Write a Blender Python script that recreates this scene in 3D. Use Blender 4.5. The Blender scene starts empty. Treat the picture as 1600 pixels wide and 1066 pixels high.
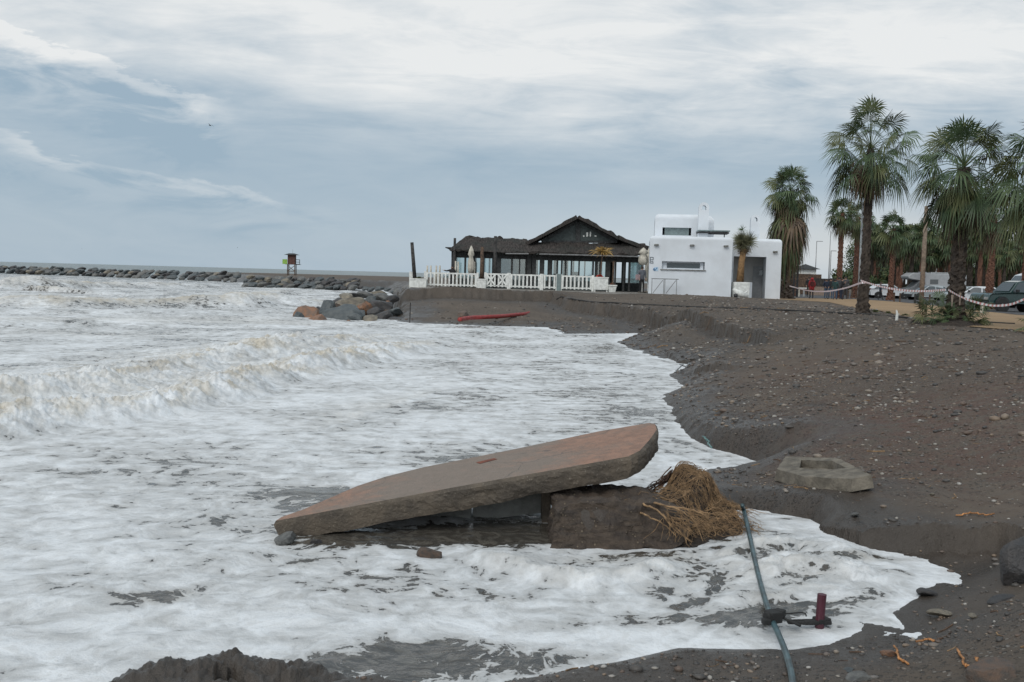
import bpy, bmesh, math, random
import numpy as np
from mathutils import Vector, Matrix
random.seed(7)
RNG = np.random.default_rng(11)
R = math.radians
sc = bpy.context.scene
DENSE = 1.0
COL = sc.collection

# ------------------------------------------------------------------ camera
CAM_Z = 2.5
FPX = 1556.0                       # focal length in photo pixels (1600 wide)
TH, PHI = math.atan(103 / FPX), math.atan(17 / 640)
Fw = np.array([0, math.cos(TH), -math.sin(TH)])
U0 = np.array([0, math.sin(TH), math.cos(TH)])
X0 = np.array([1.0, 0, 0])
CX = math.cos(PHI) * X0 + math.sin(PHI) * U0
CY = -math.sin(PHI) * X0 + math.cos(PHI) * U0
cam_d = bpy.data.cameras.new('camera')
cam = bpy.data.objects.new('camera', cam_d)
COL.objects.link(cam)
cam_d.sensor_width = 36
cam_d.lens = 35.0
cam_d.clip_start = 0.1
cam_d.clip_end = 30000
m = Matrix(((CX[0], CY[0], -Fw[0], 0), (CX[1], CY[1], -Fw[1], 0), (CX[2], CY[2], -Fw[2], CAM_Z), (0, 0, 0, 1)))
cam.matrix_world = m
sc.camera = cam

# ------------------------------------------------------------------ sky, sun, exposure
SUN_EL, SUN_AZ = R(42), R(205)     # azimuth clockwise from +Y: behind the camera, to the left
sc.view_settings.view_transform = 'Standard'
sc.view_settings.look = 'None'
sc.view_settings.gamma = 1
sc.view_settings.exposure = 0.0
world = bpy.data.worlds.new('World')
sc.world = world
world.use_nodes = True


class E:
    """tiny expression builder for math nodes"""
    nt = None

    def __init__(s, v): s.v = v

    @classmethod
    def op(c, op, *a, clamp=False):
        n = c.nt.nodes.new('ShaderNodeMath'); n.operation = op; n.use_clamp = clamp
        for i, x in enumerate(a):
            x = x.v if isinstance(x, E) else x
            if isinstance(x, (int, float)): n.inputs[i].default_value = x
            else: c.nt.links.new(x, n.inputs[i])
        return E(n.outputs[0])

    def __add__(s, o): return E.op('ADD', s, o)
    __radd__ = __add__
    def __sub__(s, o): return E.op('SUBTRACT', s, o)
    def __rsub__(s, o): return E.op('SUBTRACT', o, s)
    def __mul__(s, o): return E.op('MULTIPLY', s, o)
    __rmul__ = __mul__
    def __truediv__(s, o): return E.op('DIVIDE', s, o)
    def clamp(s): return E.op('ADD', s, 0.0, clamp=True)
    def gauss(s, w): t = s / w; return E.op('POWER', 2.71828, E.op('MULTIPLY', t * t, -1.0))
    def smooth(s, a, b):
        n = E.nt.nodes.new('ShaderNodeMapRange'); n.interpolation_type = 'SMOOTHSTEP'
        n.inputs['From Min'].default_value = a; n.inputs['From Max'].default_value = b
        E.nt.links.new(s.v, n.inputs['Value']); return E(n.outputs['Result'])


def lk(nt, a, b): nt.links.new(a.v if isinstance(a, E) else a, b)


def combine(nt, x, y, z=0.0):
    n = nt.nodes.new('ShaderNodeCombineXYZ')
    for i, v in enumerate((x, y, z)):
        if isinstance(v, E): nt.links.new(v.v, n.inputs[i])
        else: n.inputs[i].default_value = v
    return n.outputs[0]


def noise(nt, vec, scale, detail=4, rough=.5, dist=0.0):
    n = nt.nodes.new('ShaderNodeTexNoise')
    n.inputs['Scale'].default_value = scale; n.inputs['Detail'].default_value = detail
    n.inputs['Roughness'].default_value = rough; n.inputs['Distortion'].default_value = dist
    nt.links.new(vec, n.inputs['Vector'])
    return E(n.outputs['Fac'])


def mixc(nt, f, a, b):
    n = nt.nodes.new('ShaderNodeMix'); n.data_type = 'RGBA'
    if isinstance(f, E): nt.links.new(f.v, n.inputs[0])
    else: n.inputs[0].default_value = f
    for i, c in ((6, a), (7, b)):
        if isinstance(c, tuple): n.inputs[i].default_value = (*c, 1) if len(c) == 3 else c
        else: nt.links.new(c, n.inputs[i])
    return n.outputs[2]


def s2l(*c):
    return tuple(((x / 255) / 12.92 if x / 255 <= .04045 else ((x / 255 + .055) / 1.055) ** 2.4) for x in c)


def build_sky():
    nt = world.node_tree; E.nt = nt
    bg = nt.nodes['Background']
    tc = nt.nodes.new('ShaderNodeTexCoord')
    sp = nt.nodes.new('ShaderNodeSeparateXYZ'); nt.links.new(tc.outputs['Generated'], sp.inputs[0])
    x, y, z = (E(sp.outputs[i]) for i in range(3))
    el = E.op('ARCSINE', z) * 57.2958                    # elevation, degrees
    az = E.op('ARCTAN2', x, y) * 57.2958                 # azimuth, degrees, + to the right
    zz = E.op('MAXIMUM', z, 0.0) + 0.10
    pl = combine(nt, x / zz, y / zz, 0.0)                # flat cloud deck
    ang = combine(nt, az * 0.05, el * 0.16, 0.0)
    n1 = noise(nt, pl, 1.15, 8, .58, .5)                  # deck, broad
    mp = nt.nodes.new('ShaderNodeMapping'); mp.inputs['Scale'].default_value = (1.0, 1.7, 1)
    mp.inputs['Rotation'].default_value = (0, 0, R(-20))
    nt.links.new(pl, mp.inputs[0])
    n2 = noise(nt, mp.outputs[0], 2.1, 8, .62, .6)        # thin mottled streaks across
    n3 = noise(nt, ang, 1.0, 6, .55, .6)
    n4 = noise(nt, ang, 3.6, 6, .6, .8)
    # cover layers, the brightness of the cloud deck
    band = (el - 13.8 + (az * 0.055) + (n3 - .5) * 13).gauss(4.6)
    high = el.smooth(26, 60)
    up = el.smooth(4, 11)
    lum = 0.16 + band * 0.62 + (n1 - .5) * 1.55 * up + (n2 - .5) * 1.0 * up * (.35 + .65 * az.smooth(-14, 10)) + (n4 - .5) * .22 + high * .5
    lum = lum + up * .10 - el.smooth(15.0, 19.5) * .20 * (az + 26.0).smooth(0, 12)
    # pale belt low down on the right
    low = (el - 2.0).gauss(2.2) * az.smooth(-12, 14)
    lum = lum + low * 0.34 + (el - 6.5).gauss(2.6) * -0.10
    lum = lum + (el - 11.6).gauss(2.6) * (az + 3.0).gauss(13.0) * .20 + (n2 - .5) * .7 * (el - 13.0).gauss(4.0)
    # the long wedge of cloud upper left: bright ragged upper edge, grey-blue body
    edge = 11.75 + (az + 27.0) * -0.27 + (noise(nt, ang, 5.5, 7, .62) - .5) * 2.2 + (noise(nt, ang, 16, 4, .6) - .5) * .7
    dl = el - edge
    mask = (-1.0 * (az + 15.8)).smooth(-.6, 2.5)
    rim = ((dl + 0.30).smooth(-.8, 0.0) * .6 + (dl + 0.30).smooth(-3.2, 0.0) * n4.smooth(.35, .62) * .6) * (-1.0 * dl).smooth(-.10, .10) * mask
    body = (-1.0 * dl).smooth(0.3, 1.3) * (-1.0 * dl).smooth(5.0, 1.2) * mask
    lum = lum + rim * 0.38 - body * 0.22 + (n4 - .5) * body * 1.2
    # second, lower heap of cloud
    edge2 = 6.2 + (az + 27.0) * -0.17 + (noise(nt, ang, 3.2, 6, .6, .4) - .5) * 3.6
    d2 = el - edge2
    m2 = (-1.0 * (az + 9.0)).smooth(-1.0, 9.0)
    lum = lum + ((d2 + .3).smooth(-.6, 0.0) * .45 + (d2 + .3).smooth(-2.6, 0.0) * n4.smooth(.36, .6) * .9) * n1.smooth(.2, .5) * (-1.0 * d2).smooth(-.15, .15) * m2 * 0.26 - (-1.0 * d2).smooth(0.0, .8) * (-1.0 * d2).smooth(3.4, .8) * m2 * 0.16
    # brighter deck around the veiled sun, behind the camera
    sdx, sdy, sdz = math.sin(SUN_AZ) * math.cos(SUN_EL), math.cos(SUN_AZ) * math.cos(SUN_EL), math.sin(SUN_EL)
    dot = x * sdx + y * sdy + z * sdz
    glow = E.op('POWER', E.op('MAXIMUM', dot, 0.0), 2.5)
    lum = lum.clamp()
    c = mixc(nt, lum, s2l(162, 184, 201), s2l(243, 245, 245))
    c = mixc(nt, (low * (az - 6.5).smooth(0, 16)) * .25, c, s2l(232, 222, 208))
    gl = nt.nodes.new('ShaderNodeMix'); gl.data_type = 'RGBA'; gl.blend_type = 'ADD'
    nt.links.new((glow * 1.0).v, gl.inputs[0]); nt.links.new(c, gl.inputs[6]); gl.inputs[7].default_value = (.72, .71, .69, 1)
    sky = nt.nodes.new('ShaderNodeTexSky'); sky.sky_type = 'NISHITA'; sky.sun_disc = False
    sky.sun_elevation = SUN_EL; sky.sun_rotation = SUN_AZ
    bg2 = nt.nodes.new('ShaderNodeBackground')
    nt.links.new(sky.outputs[0], bg2.inputs[0]); bg2.inputs[1].default_value = 0.05
    nt.links.new(gl.outputs[2], bg.inputs[0]); bg.inputs[1].default_value = 0.97
    mx = nt.nodes.new('ShaderNodeMixShader'); mx.inputs[0].default_value = 0.92
    nt.links.new(bg2.outputs[0], mx.inputs[1]); nt.links.new(bg.outputs[0], mx.inputs[2])
    nt.links.new(mx.outputs[0], nt.nodes['World Output'].inputs[0])


build_sky()
sd = bpy.data.lights.new('sun', 'SUN'); sd.energy = 1.0; sd.angle = R(22); sd.color = (1, .97, .93)
sun = bpy.data.objects.new('sun', sd); COL.objects.link(sun)
sun.rotation_euler = (Vector((math.sin(SUN_AZ) * math.cos(SUN_EL), math.cos(SUN_AZ) * math.cos(SUN_EL), math.sin(SUN_EL)))).to_track_quat('Z', 'Y').to_euler()


# ------------------------------------------------------------------ measuring
def ray(px, py): return Fw + (px - 800) / FPX * CX - (py - 533) / FPX * CY


def G(px, py, z=0.0):
    d = ray(px, py); t = (z - CAM_Z) / d[2]
    return np.array([d[0] * t, d[1] * t, z])


def P(px, py, D):
    d = ray(px, py); t = D / d[1]
    return Vector((d[0] * t, D, CAM_Z + d[2] * t))


def sstep(a, b, v):
    t = np.clip((v - a) / (b - a), 0, 1); return t * t * (3 - 2 * t)


_T = np.random.default_rng(5).random((256, 256))


def vnoise(x, y, seed=0):
    x = x + seed * 17.31; y = y + seed * 9.17
    ix = np.floor(x).astype(np.int64); iy = np.floor(y).astype(np.int64)
    fx = x - ix; fy = y - iy
    fx = fx * fx * fx * (fx * (fx * 6 - 15) + 10); fy = fy * fy * fy * (fy * (fy * 6 - 15) + 10)
    a = _T[ix & 255, iy & 255]; b = _T[(ix + 1) & 255, iy & 255]
    c = _T[ix & 255, (iy + 1) & 255]; d = _T[(ix + 1) & 255, (iy + 1) & 255]
    return (a * (1 - fx) + b * fx) * (1 - fy) + (c * (1 - fx) + d * fx) * fy


def fbm(x, y, o=4, seed=0, gain=.5):
    s = 0; a = 1; t = 0
    for i in range(o):
        s = s + a * (vnoise(x, y, seed + i * 3) - .5); t += a
        x, y = (x * .8 - y * .6) * 2.03, (x * .6 + y * .8) * 2.03; a *= gain
    return s / t * 2          # about -1..1


def seg_dist(x, y, pts, closed=False, side=False):
    """unsigned distance to a polyline, position along it (0..n-1) and, if side, the side (+ left of travel)"""
    best = np.full(x.shape, 1e18); par = np.zeros(x.shape); sg = np.ones(x.shape)
    n = len(pts)
    for i in range(n if closed else n - 1):
        ax, ay = pts[i][0], pts[i][1]; bx, by = pts[(i + 1) % n][0], pts[(i + 1) % n][1]
        dx, dy = bx - ax, by - ay; L = dx * dx + dy * dy + 1e-12
        t0 = ((x - ax) * dx + (y - ay) * dy) / L
        t = np.clip(t0, 0, 1)
        d = (x - ax - t * dx) ** 2 + (y - ay - t * dy) ** 2
        k = d < best
        best = np.where(k, d, best); par = np.where(k, i + t, par)
        if side: sg = np.where(k, np.sign(dx * (y - ay) - dy * (x - ax)), sg)
    return np.sqrt(best), par, sg


def inside(x, y, pts):
    r = np.zeros(x.shape, bool); n = len(pts)
    for i in range(n):
        ax, ay = pts[i][0], pts[i][1]; bx, by = pts[(i + 1) % n][0], pts[(i + 1) % n][1]
        if ay == by: continue
        c = ((ay > y) != (by > y)) & (x < (bx - ax) * (y - ay) / (by - ay) + ax)
        r ^= c
    return r


# ------------------------------------------------------------------ the lie of the land
def zw(x, y):                       # still level of the water: the run-up stands a little higher on the right
    return .12 * sstep(.6, 3.4, x) * (1 - sstep(9.6, 11.5, y))


def Gw(px, py):
    z = 0.0
    for _ in range(6):
        p = G(px, py, z); z = float(zw(np.array(p[0]), np.array(p[1])))
    return (p[0], p[1])


# shoreline: (photo px, py, width in metres over which the land climbs)
SH = [(700, 1085, .8), (800, 1066, .8), (960, 1035, .8), (1060, 1012, .6), (1235, 1015, .6), (1300, 1005, .6), (1345, 985, .6),
      (1330, 968, .6), (1410, 985, .5), (1392, 958, .5), (1422, 935, .4), (1442, 912, .4), (1450, 889, .4), (1418, 876, .4), (1362, 863, .3),
      (1290, 835, .2), (1265, 812, .2), (1200, 800, .3), (1165, 795, .35), (1140, 800, .3), (1110, 822, .15), (1070, 845, .16), (1020, 855, .14), (985, 853, .12), (940, 858, .10), (900, 855, .15), (862, 855, .12),
      (868, 797, .08, .30), (895, 790, .08, .32), (960, 787, .10, .33), (1010, 776, .12, .32), (1046, 752, .15, .30), (1080, 733, .5, .12), (1110, 728, .8, .04), (1155, 728, .9, .02), (1206, 729, .9, .0),
      (1165, 715, .25), (1120, 703, .2), (1085, 690, .25), (1060, 665, .3), (1050, 640, .35), (1035, 618, .7), (1072, 605, .8),
      (1045, 585, 1.2), (1085, 572, 1.2), (1010, 556, 1.8), (960, 535, 2.5), (990, 522, 3), (880, 522, 3), (850, 512, 2.5), (735, 509, 2.5),
      (640, 505, 2), (622, 503, 1), (612, 490, 1), (616, 472, 1), (618, 462, 1.5), (600, 453.5, 3), (500, 450.2, 2), (385, 447.3, 2)]
W0 = [(-400, -300, 3), (-40, -16, 3), (-12, -1, 1), (-5, 3.0, .5), (-2.9, 4.3, .3), (-2.2, 5.0, .1), (-1.15, 5.1, .2), (-.9, 5.5, .4)]
LANDP = [(a, b) for a, b, _ in W0] + [(tuple(G(q[0], q[1], q[3])[:2]) if len(q) > 3 else Gw(q[0], q[1])) for q in SH] + [(-47, 174), (-81, 240), (-70, 272), (60, 272), (300, 3000), (9000, 3000), (9000, -300)]
LANDW = np.array([w for *_, w in W0] + [q[2] for q in SH] + [3, 3, 3, 3, 3, 3, 3], float)

CP = [(1100, 1066, .10), (1300, 1066, .22), (1600, 1066, .52), (1600, 960, .45), (1450, 1000, .19), (1520, 930, .2), (1480, 897, .13), (1395, 995, .1),
      (1530, 868, .23), (1450, 835, .29), (1330, 830, .22), (1600, 838, .40), (1450, 790, .42), (1450, 740, .5), (1290, 735, .38), (1290, 790, .31), (1200, 760, .24), (1160, 742, .10), (1215, 740, .16),
      (1150, 764, .25), (1130, 782, .31), (1040, 790, .36), (900, 800, .35), (1000, 805, .36), (1600, 740, .62), (1600, 650, .95), (1450, 618, .85), (1450, 548, 1.2), (1450, 505, 1.41), (1400, 490, 1.40), (1530, 508, 1.40),
      (1600, 600, 1.15), (1600, 530, 1.45), (1250, 600, .6), (1250, 540, .9), (1250, 500, 1.2), (1250, 480, 1.35), (1100, 600, .3), (1150, 660, .36), (1230, 690, .42),
      (1100, 555, .45), (1100, 520, .60), (1100, 498, 1.02), (1100, 488, 1.15), (1100, 474, 1.33), (1000, 503, .42), (1000, 472, 1.18), (1060, 545, .25), (900, 505, .3),
      (900, 485, .62), (900, 465, 1.22), (860, 461, 1.3), (860, 485, .58), (700, 458, 1.3), (700, 484, .5), (640, 455, 1.3), (640, 490, .3), (1140, 464, 1.35), (1350, 485, 1.48)]
CW = [(0, 90, 1.25), (30, 90, 1.15), (30, 57, 1.12), (60, 60, 1.1), (60, 110, 1.1), (0, 140, 1.2), (-20, 200, 1.3), (-60, 250, 1.3), (100, 260, 1.2), (20, 15, 1.3), (25, 5, 1.3),
      (5, 1, .85), (0, 0, .85), (-3, 1, .75), (-3, 3.2, .5), (0, 4.2, .35), (3, 3.5, .6), (0, -6, 1.2), (-10, -6, 1), (20, -6, 1.4), (-9, -3, .3), (20, 40, 1.4), (27, 50, 1.14)]
_c = np.array([tuple(G(a, b, z)) for a, b, z in CP] + CW)


def _q(x, y):
    yy = np.maximum(y + 8, 1.0); return 2.2 * x / yy, np.log(yy)


def _tps(r2): return r2 * np.log(r2 + 1e-9) * .5


_qx, _qy = _q(_c[:, 0], _c[:, 1]); _n = len(_c)
_A = np.zeros((_n + 3, _n + 3)); _A[:_n, :_n] = _tps((_qx[:, None] - _qx) ** 2 + (_qy[:, None] - _qy) ** 2) + np.eye(_n) * 4e-4
_A[:_n, _n] = 1; _A[:_n, _n + 1] = _qx; _A[:_n, _n + 2] = _qy; _A[_n:, :_n] = _A[:_n, _n:].T
_W = np.linalg.solve(_A, np.concatenate([_c[:, 2], [0, 0, 0]]))


def base(x, y):
    qx, qy = _q(x, y); s = _W[_n] + _W[_n + 1] * qx + _W[_n + 2] * qy
    for i in range(_n): s = s + _W[i] * _tps((qx - _qx[i]) ** 2 + (qy - _qy[i]) ** 2)
    return np.clip(s, .02, 1.5)


def L3(*p): return [tuple(G(*q)[:2]) for q in p]


# inland scarps: polyline, height, reach, roughness of the line. The high side is to the left of travel
SCARPS = [(L3((1290, 833, .25), (1330, 830, .27), (1450, 836, .3), (1560, 840, .36), (1620, 850, .4)), .20, .45, .10),
          (L3((600, 462, 1.0), (640, 462, 1.1), (760, 465, 1.1), (860, 467, 1.1), (900, 475, .95), (960, 483, .85), (1000, 490, .78), (1040, 497, .8)), .62, 2.8, .5),
          (L3((1000, 490, .78), (1060, 499, .84), (1130, 511, .86), (1190, 525, .9), (1215, 530, .92)), .44, 1.4, .35),
          (L3((1070, 562, .5), (1110, 565, .55), (1160, 570, .65)), .16, .5, .1),
          (L3((1040, 520, .7), (1060, 545, .45), (1085, 560, .45)), .14, .5, .1),
          (L3((1230, 627, .6), (1275, 630, .62), (1300, 634, .65)), .06, .25, .06),
          (L3((1430, 557, 1.1), (1490, 559, 1.15)), .05, .3, .06),
          (L3((1230, 670, .45), (1260, 671, .46)), .05, .2, .05)]

PATH = L3((1205, 468.5, 1.36), (1300, 470.5, 1.40), (1345, 479, 1.45), (1400, 489, 1.45), (1460, 500, 1.45), (1600, 518, 1.45), (1700, 534, 1.45)) + \
    L3((1700, 506, 1.3), (1600, 492, 1.2), (1520, 483, 1.2), (1440, 474, 1.2), (1350, 467, 1.2), (1205, 464.5, 1.27))
_a, _b = G(1600, 492, 1.2), G(1350, 467, 1.2)
ROAD = [tuple(_b[:2]), tuple(G(1440, 474, 1.2)[:2]), tuple(G(1520, 483, 1.2)[:2]), tuple(_a[:2]), tuple(G(1700, 506, 1.3)[:2]), (90, 36), (160, 60), (160, 150), (30, 150), (12, 120), (22, 84)]
YARD = [(-10.2, 67.2), (-6.0, 65.6), (1.2, 63.6), (6.2, 62.4), (8.9, 65.2), (19.3, 66), (23, 71), (23, 84), (-10, 86), (-12, 76)]


def H(x, y, fine=True):
    x = np.asarray(x, float); y = np.asarray(y, float)
    far = 1 + y / 40
    wob = fbm(x * 2.2, y * 2.2, 4, 3) * .05 * np.clip(y / 9, .4, 5) + fbm(x * 11, y * 11, 3, 4) * .02 * (y < 30)
    d, par, _ = seg_dist(x + wob, y + wob * .7, LANDP, closed=True)
    ins = inside(x + wob, y + wob * .7, LANDP)
    w = np.interp(par, np.arange(len(LANDW) + 1), np.append(LANDW, LANDW[0]))
    b = base(x, y)
    t = np.clip(d / w, 0, 1); t = 1 - (1 - t) ** 1.8
    z0 = zw(x, y)
    land = z0 + (np.maximum(b, z0 + .03) - z0) * t
    for pts, A, Lr, ro in SCARPS:
        fq = 1.7 if Lr < 1 else .8
        q, pr, sg = seg_dist(x + fbm(x * fq, y * fq, 4, 21) * ro, y + fbm(x * fq, y * fq, 4, 22) * ro, pts, side=True)
        e = np.minimum(pr, len(pts) - 1 - pr)
        s = q * sg; wd = .05 if Lr < 1 else (.08 if Lr < 2 else .20)
        land = land + A * (sstep(-wd, wd * .4, s) - .28) * np.exp(-q / Lr) * sstep(0, .6, e)
        if fine: land = land + sstep(0, .6, e) * np.exp(-(q / (.22 if Lr < 1 else .8)) ** 2) * fbm(x * (9 if Lr < 1 else 3), y * (9 if Lr < 1 else 3), 4, 27, .6) * (.035 if Lr < 1 else .10)
    smooth = np.zeros(x.shape)
    for poly in (PATH, ROAD, YARD):
        q, _, _ = seg_dist(x, y, poly, closed=True); i = inside(x, y, poly)
        smooth = np.maximum(smooth, np.where(i, 1, 1 - np.clip(q / (.4 + y * .01), 0, 1)))
    rough = 1 - smooth
    if fine:
        k = sstep(0, .25, d)
        land = land + rough * k * (fbm(x * .9, y * .9, 3, 31) * .030 + fbm(x * 4, y * 4, 4, 33, .6) * (.010 + .014 * sstep(12, 16, y)) * (1 + 2 * np.abs(fbm(x * .7, y * .7, 2, 34))) + np.maximum(fbm(x * 11, y * 11, 3, 35), -.1) * (.009 + .009 * sstep(11, 15, y)))
        # heap of crusted earth close by on the left
        cx, cy = G(352, 1062, .33)[:2]
        r = np.sqrt(((x - cx - .02) / .80) ** 2 + ((y - cy) / .45) ** 2) + fbm(x * 3, y * 3, 4, 41) * .28
        bump = np.clip(1 - r ** 3.4, 0, 1) ** .55
        land = np.where(bump <= 0, land, np.maximum(land, bump * (.37 + .08 * fbm(x * 5, y * 5, 5, 43, .65) + .03 * fbm(x * 22, y * 22, 3, 44))))
        # ragged block under the roots
        land = land + (.075 * fbm(x * 6, y * 6, 5, 45, .62) - .03) * np.exp(-(((x - .9) / 1.3) ** 2 + ((y - 9.6) / .9) ** 2)) * k
    sea = z0 - .07 * np.clip(d / .25, 0, 1) - .9 * np.clip(d / (w * 3), 0, 1)
    if fine:
        r2 = np.where(bump > 0.02, .02 + bump * (.37 + .08 * fbm(x * 5, y * 5, 5, 43, .65) + .03 * fbm(x * 22, y * 22, 3, 44)), -9)
        sea = np.maximum(sea, r2)
    return np.where(ins, land, sea)


def hz(x, y): return float(H(np.array([x]), np.array([y]), False)[0])


def grid_axes(dense=1.0):
    ys = list(np.arange(-14, 3.6, .35)) + list(np.arange(3.6, 12.5, .034 / dense))
    y = ys[-1]
    while y < 135: y *= 1 + .0036 / dense; ys.append(y)
    while y < 320: y *= 1 + .009; ys.append(y)
    while y < 14000: y *= 1.06; ys.append(y)
    n = int(900 * dense)
    us = np.concatenate([np.linspace(-2.6, -.62, 60)[:-1], np.linspace(-.62, .62, n), np.linspace(.62, 2.6, 60)[1:]])
    return np.array(ys), us


def sheet_mesh(name, X, Y, Z, keep, mat, attrs=None):
    ny, nx = X.shape
    idx = np.arange(ny * nx).reshape(ny, nx)
    q = np.stack([idx[:-1, :-1], idx[:-1, 1:], idx[1:, 1:], idx[1:, :-1]], -1)
    k = keep[:-1, :-1] | keep[:-1, 1:] | keep[1:, 1:] | keep[1:, :-1]
    q = q[k]
    used = np.zeros(ny * nx, bool); used[q.ravel()] = True
    re = np.cumsum(used) - 1; q = re[q]
    co = np.stack([X.ravel(), Y.ravel(), Z.ravel()], -1)[used]
    me = bpy.data.meshes.new(name)
    me.vertices.add(len(co)); me.vertices.foreach_set('co', co.astype(np.float32).ravel())
    me.loops.add(q.size); me.loops.foreach_set('vertex_index', q.astype(np.int32).ravel())
    me.polygons.add(len(q)); me.polygons.foreach_set('loop_start', np.arange(0, q.size, 4, dtype=np.int32))
    me.polygons.foreach_set('loop_total', np.full(len(q), 4, np.int32)) if False else None
    me.update(calc_edges=True); me.validate()
    me.polygons.foreach_set('use_smooth', np.ones(len(q), bool))
    for an, a in (attrs or {}).items():
        at = me.attributes.new(an, 'FLOAT', 'POINT'); at.data.foreach_set('value', a.ravel()[used].astype(np.float32))
    me.materials.append(mat)
    o = bpy.data.objects.new(name, me); COL.objects.link(o); return o


# ------------------------------------------------------------------ materials
def mat(name, col=(.5, .5, .5), rough=.7, metal=0.0, spec=.5, var=.12, vscale=6.0, bump=.15, bscale=30.0, col2=None, trans=0.0, coat=0.0):
    """painted / mineral surface with blotches, fine grain and bump"""
    mt = bpy.data.materials.new(name); mt.use_nodes = True; nt = mt.node_tree; E.nt = nt
    b = nt.nodes['Principled BSDF']
    tc = nt.nodes.new('ShaderNodeTexCoord'); v = tc.outputs['Object']
    n = noise(nt, v, vscale, 5, .6)
    c2 = col2 or tuple(max(0, c * (1 - var * 2.2)) for c in col)
    c1 = col if col2 else tuple(min(1, c * (1 + var)) for c in col)
    cc = mixc(nt, n.smooth(.32, .68), c1, c2)
    nt.links.new(cc, b.inputs['Base Color'])
    b.inputs['Roughness'].default_value = rough; b.inputs['Metallic'].default_value = metal
    b.inputs['Specular IOR Level'].default_value = spec
    b.inputs['Transmission Weight'].default_value = trans; b.inputs['Coat Weight'].default_value = coat
    if bump:
        bp = nt.nodes.new('ShaderNodeBump'); bp.inputs['Strength'].default_value = bump; bp.inputs['Distance'].default_value = .02
        lk(nt, noise(nt, v, bscale, 4, .6), bp.inputs['Height']); nt.links.new(bp.outputs[0], b.inputs['Normal'])
    return mt


def sand_mat(name, dry, wet, orange=False):
    mt = bpy.data.materials.new(name); mt.use_nodes = True; nt = mt.node_tree; E.nt = nt
    b = nt.nodes['Principled BSDF']
    tc = nt.nodes.new('ShaderNodeTexCoord'); v = tc.outputs['Object']
    n1 = noise(nt, v, .45, 5, .6); n2 = noise(nt, v, 5, 6, .65); n3 = noise(nt, v, 60, 3, .7)
    vo = nt.nodes.new('ShaderNodeTexVoronoi'); vo.inputs['Scale'].default_value = 26; nt.links.new(v, vo.inputs['Vector'])
    vo2 = nt.nodes.new('ShaderNodeTexVoronoi'); vo2.inputs['Scale'].default_value = 70; nt.links.new(v, vo2.inputs['Vector'])
    c = mixc(nt, n1.smooth(.35, .65), dry, tuple(a * .78 for a in dry))
    if orange:
        nt.links.new(mixc(nt, n2.smooth(.4, .7), c, tuple(a * .85 for a in dry)), b.inputs['Base Color'])
    else:
        at = nt.nodes.new('ShaderNodeAttribute'); at.attribute_name = 'wet'; wet_shade = E(at.outputs['Fac'])  # wet sand, plus shade painted onto the scarp faces
        ag = nt.nodes.new('ShaderNodeAttribute'); ag.attribute_name = 'gravel'; grav = E(ag.outputs['Fac'])
        ar = nt.nodes.new('ShaderNodeAttribute'); ar.attribute_name = 'red'; red = E(ar.outputs['Fac'])
        c = mixc(nt, (n2 - .42).smooth(0, .25) * .55, c, tuple(a * .62 for a in dry))
        # pebble grains: a stone colour for each cell
        cr = nt.nodes.new('ShaderNodeValToRGB'); nt.links.new(vo.outputs['Color'], cr.inputs[0])
        e = cr.color_ramp; e.elements[0].color = (.035, .033, .03, 1); e.elements[1].color = (.30, .28, .25, 1)
        e.elements[0].position = .25; e.elements[1].position = .95
        x = e.elements.new(.62); x.color = (.12, .105, .09, 1)
        pm = (.40 - E(vo.outputs['Distance'])).smooth(0, .12) * (n2 * .6 + noise(nt, v, 1.7, 3) * .7 + grav * .85 - .92).smooth(0, .18)
        c = mixc(nt, pm * .8, c, cr.outputs[0])
        c = mixc(nt, red * n2.smooth(.38, .6) * .75, c, (.115, .062, .048))
        c = mixc(nt, wet_shade * .85, c, wet)
        nt.links.new(c, b.inputs['Base Color'])
        rg = 0.80 - wet_shade * .52 + n2 * .1
        lk(nt, rg, b.inputs['Roughness'])
    b.inputs['Specular IOR Level'].default_value = .35
    if orange: b.inputs['Roughness'].default_value = .85
    bp = nt.nodes.new('ShaderNodeBump'); bp.inputs['Strength'].default_value = .9; bp.inputs['Distance'].default_value = .03
    hgt = n2 * 1.5 + n3 * .45
    if not orange: hgt = hgt + pm * 1.1 - wet_shade * n2 * .7 + noise(nt, v, 1.6, 4, .6) * 2.0
    lk(nt, hgt, bp.inputs['Height']); nt.links.new(bp.outputs[0], b.inputs['Normal'])
    return mt


M_SAND = sand_mat('dark_beach_sand', (.120, .096, .075), (.045, .038, .032))
M_PATH = sand_mat('ochre_sand', (.34, .23, .13), (.3, .2, .1), orange=True)


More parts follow.
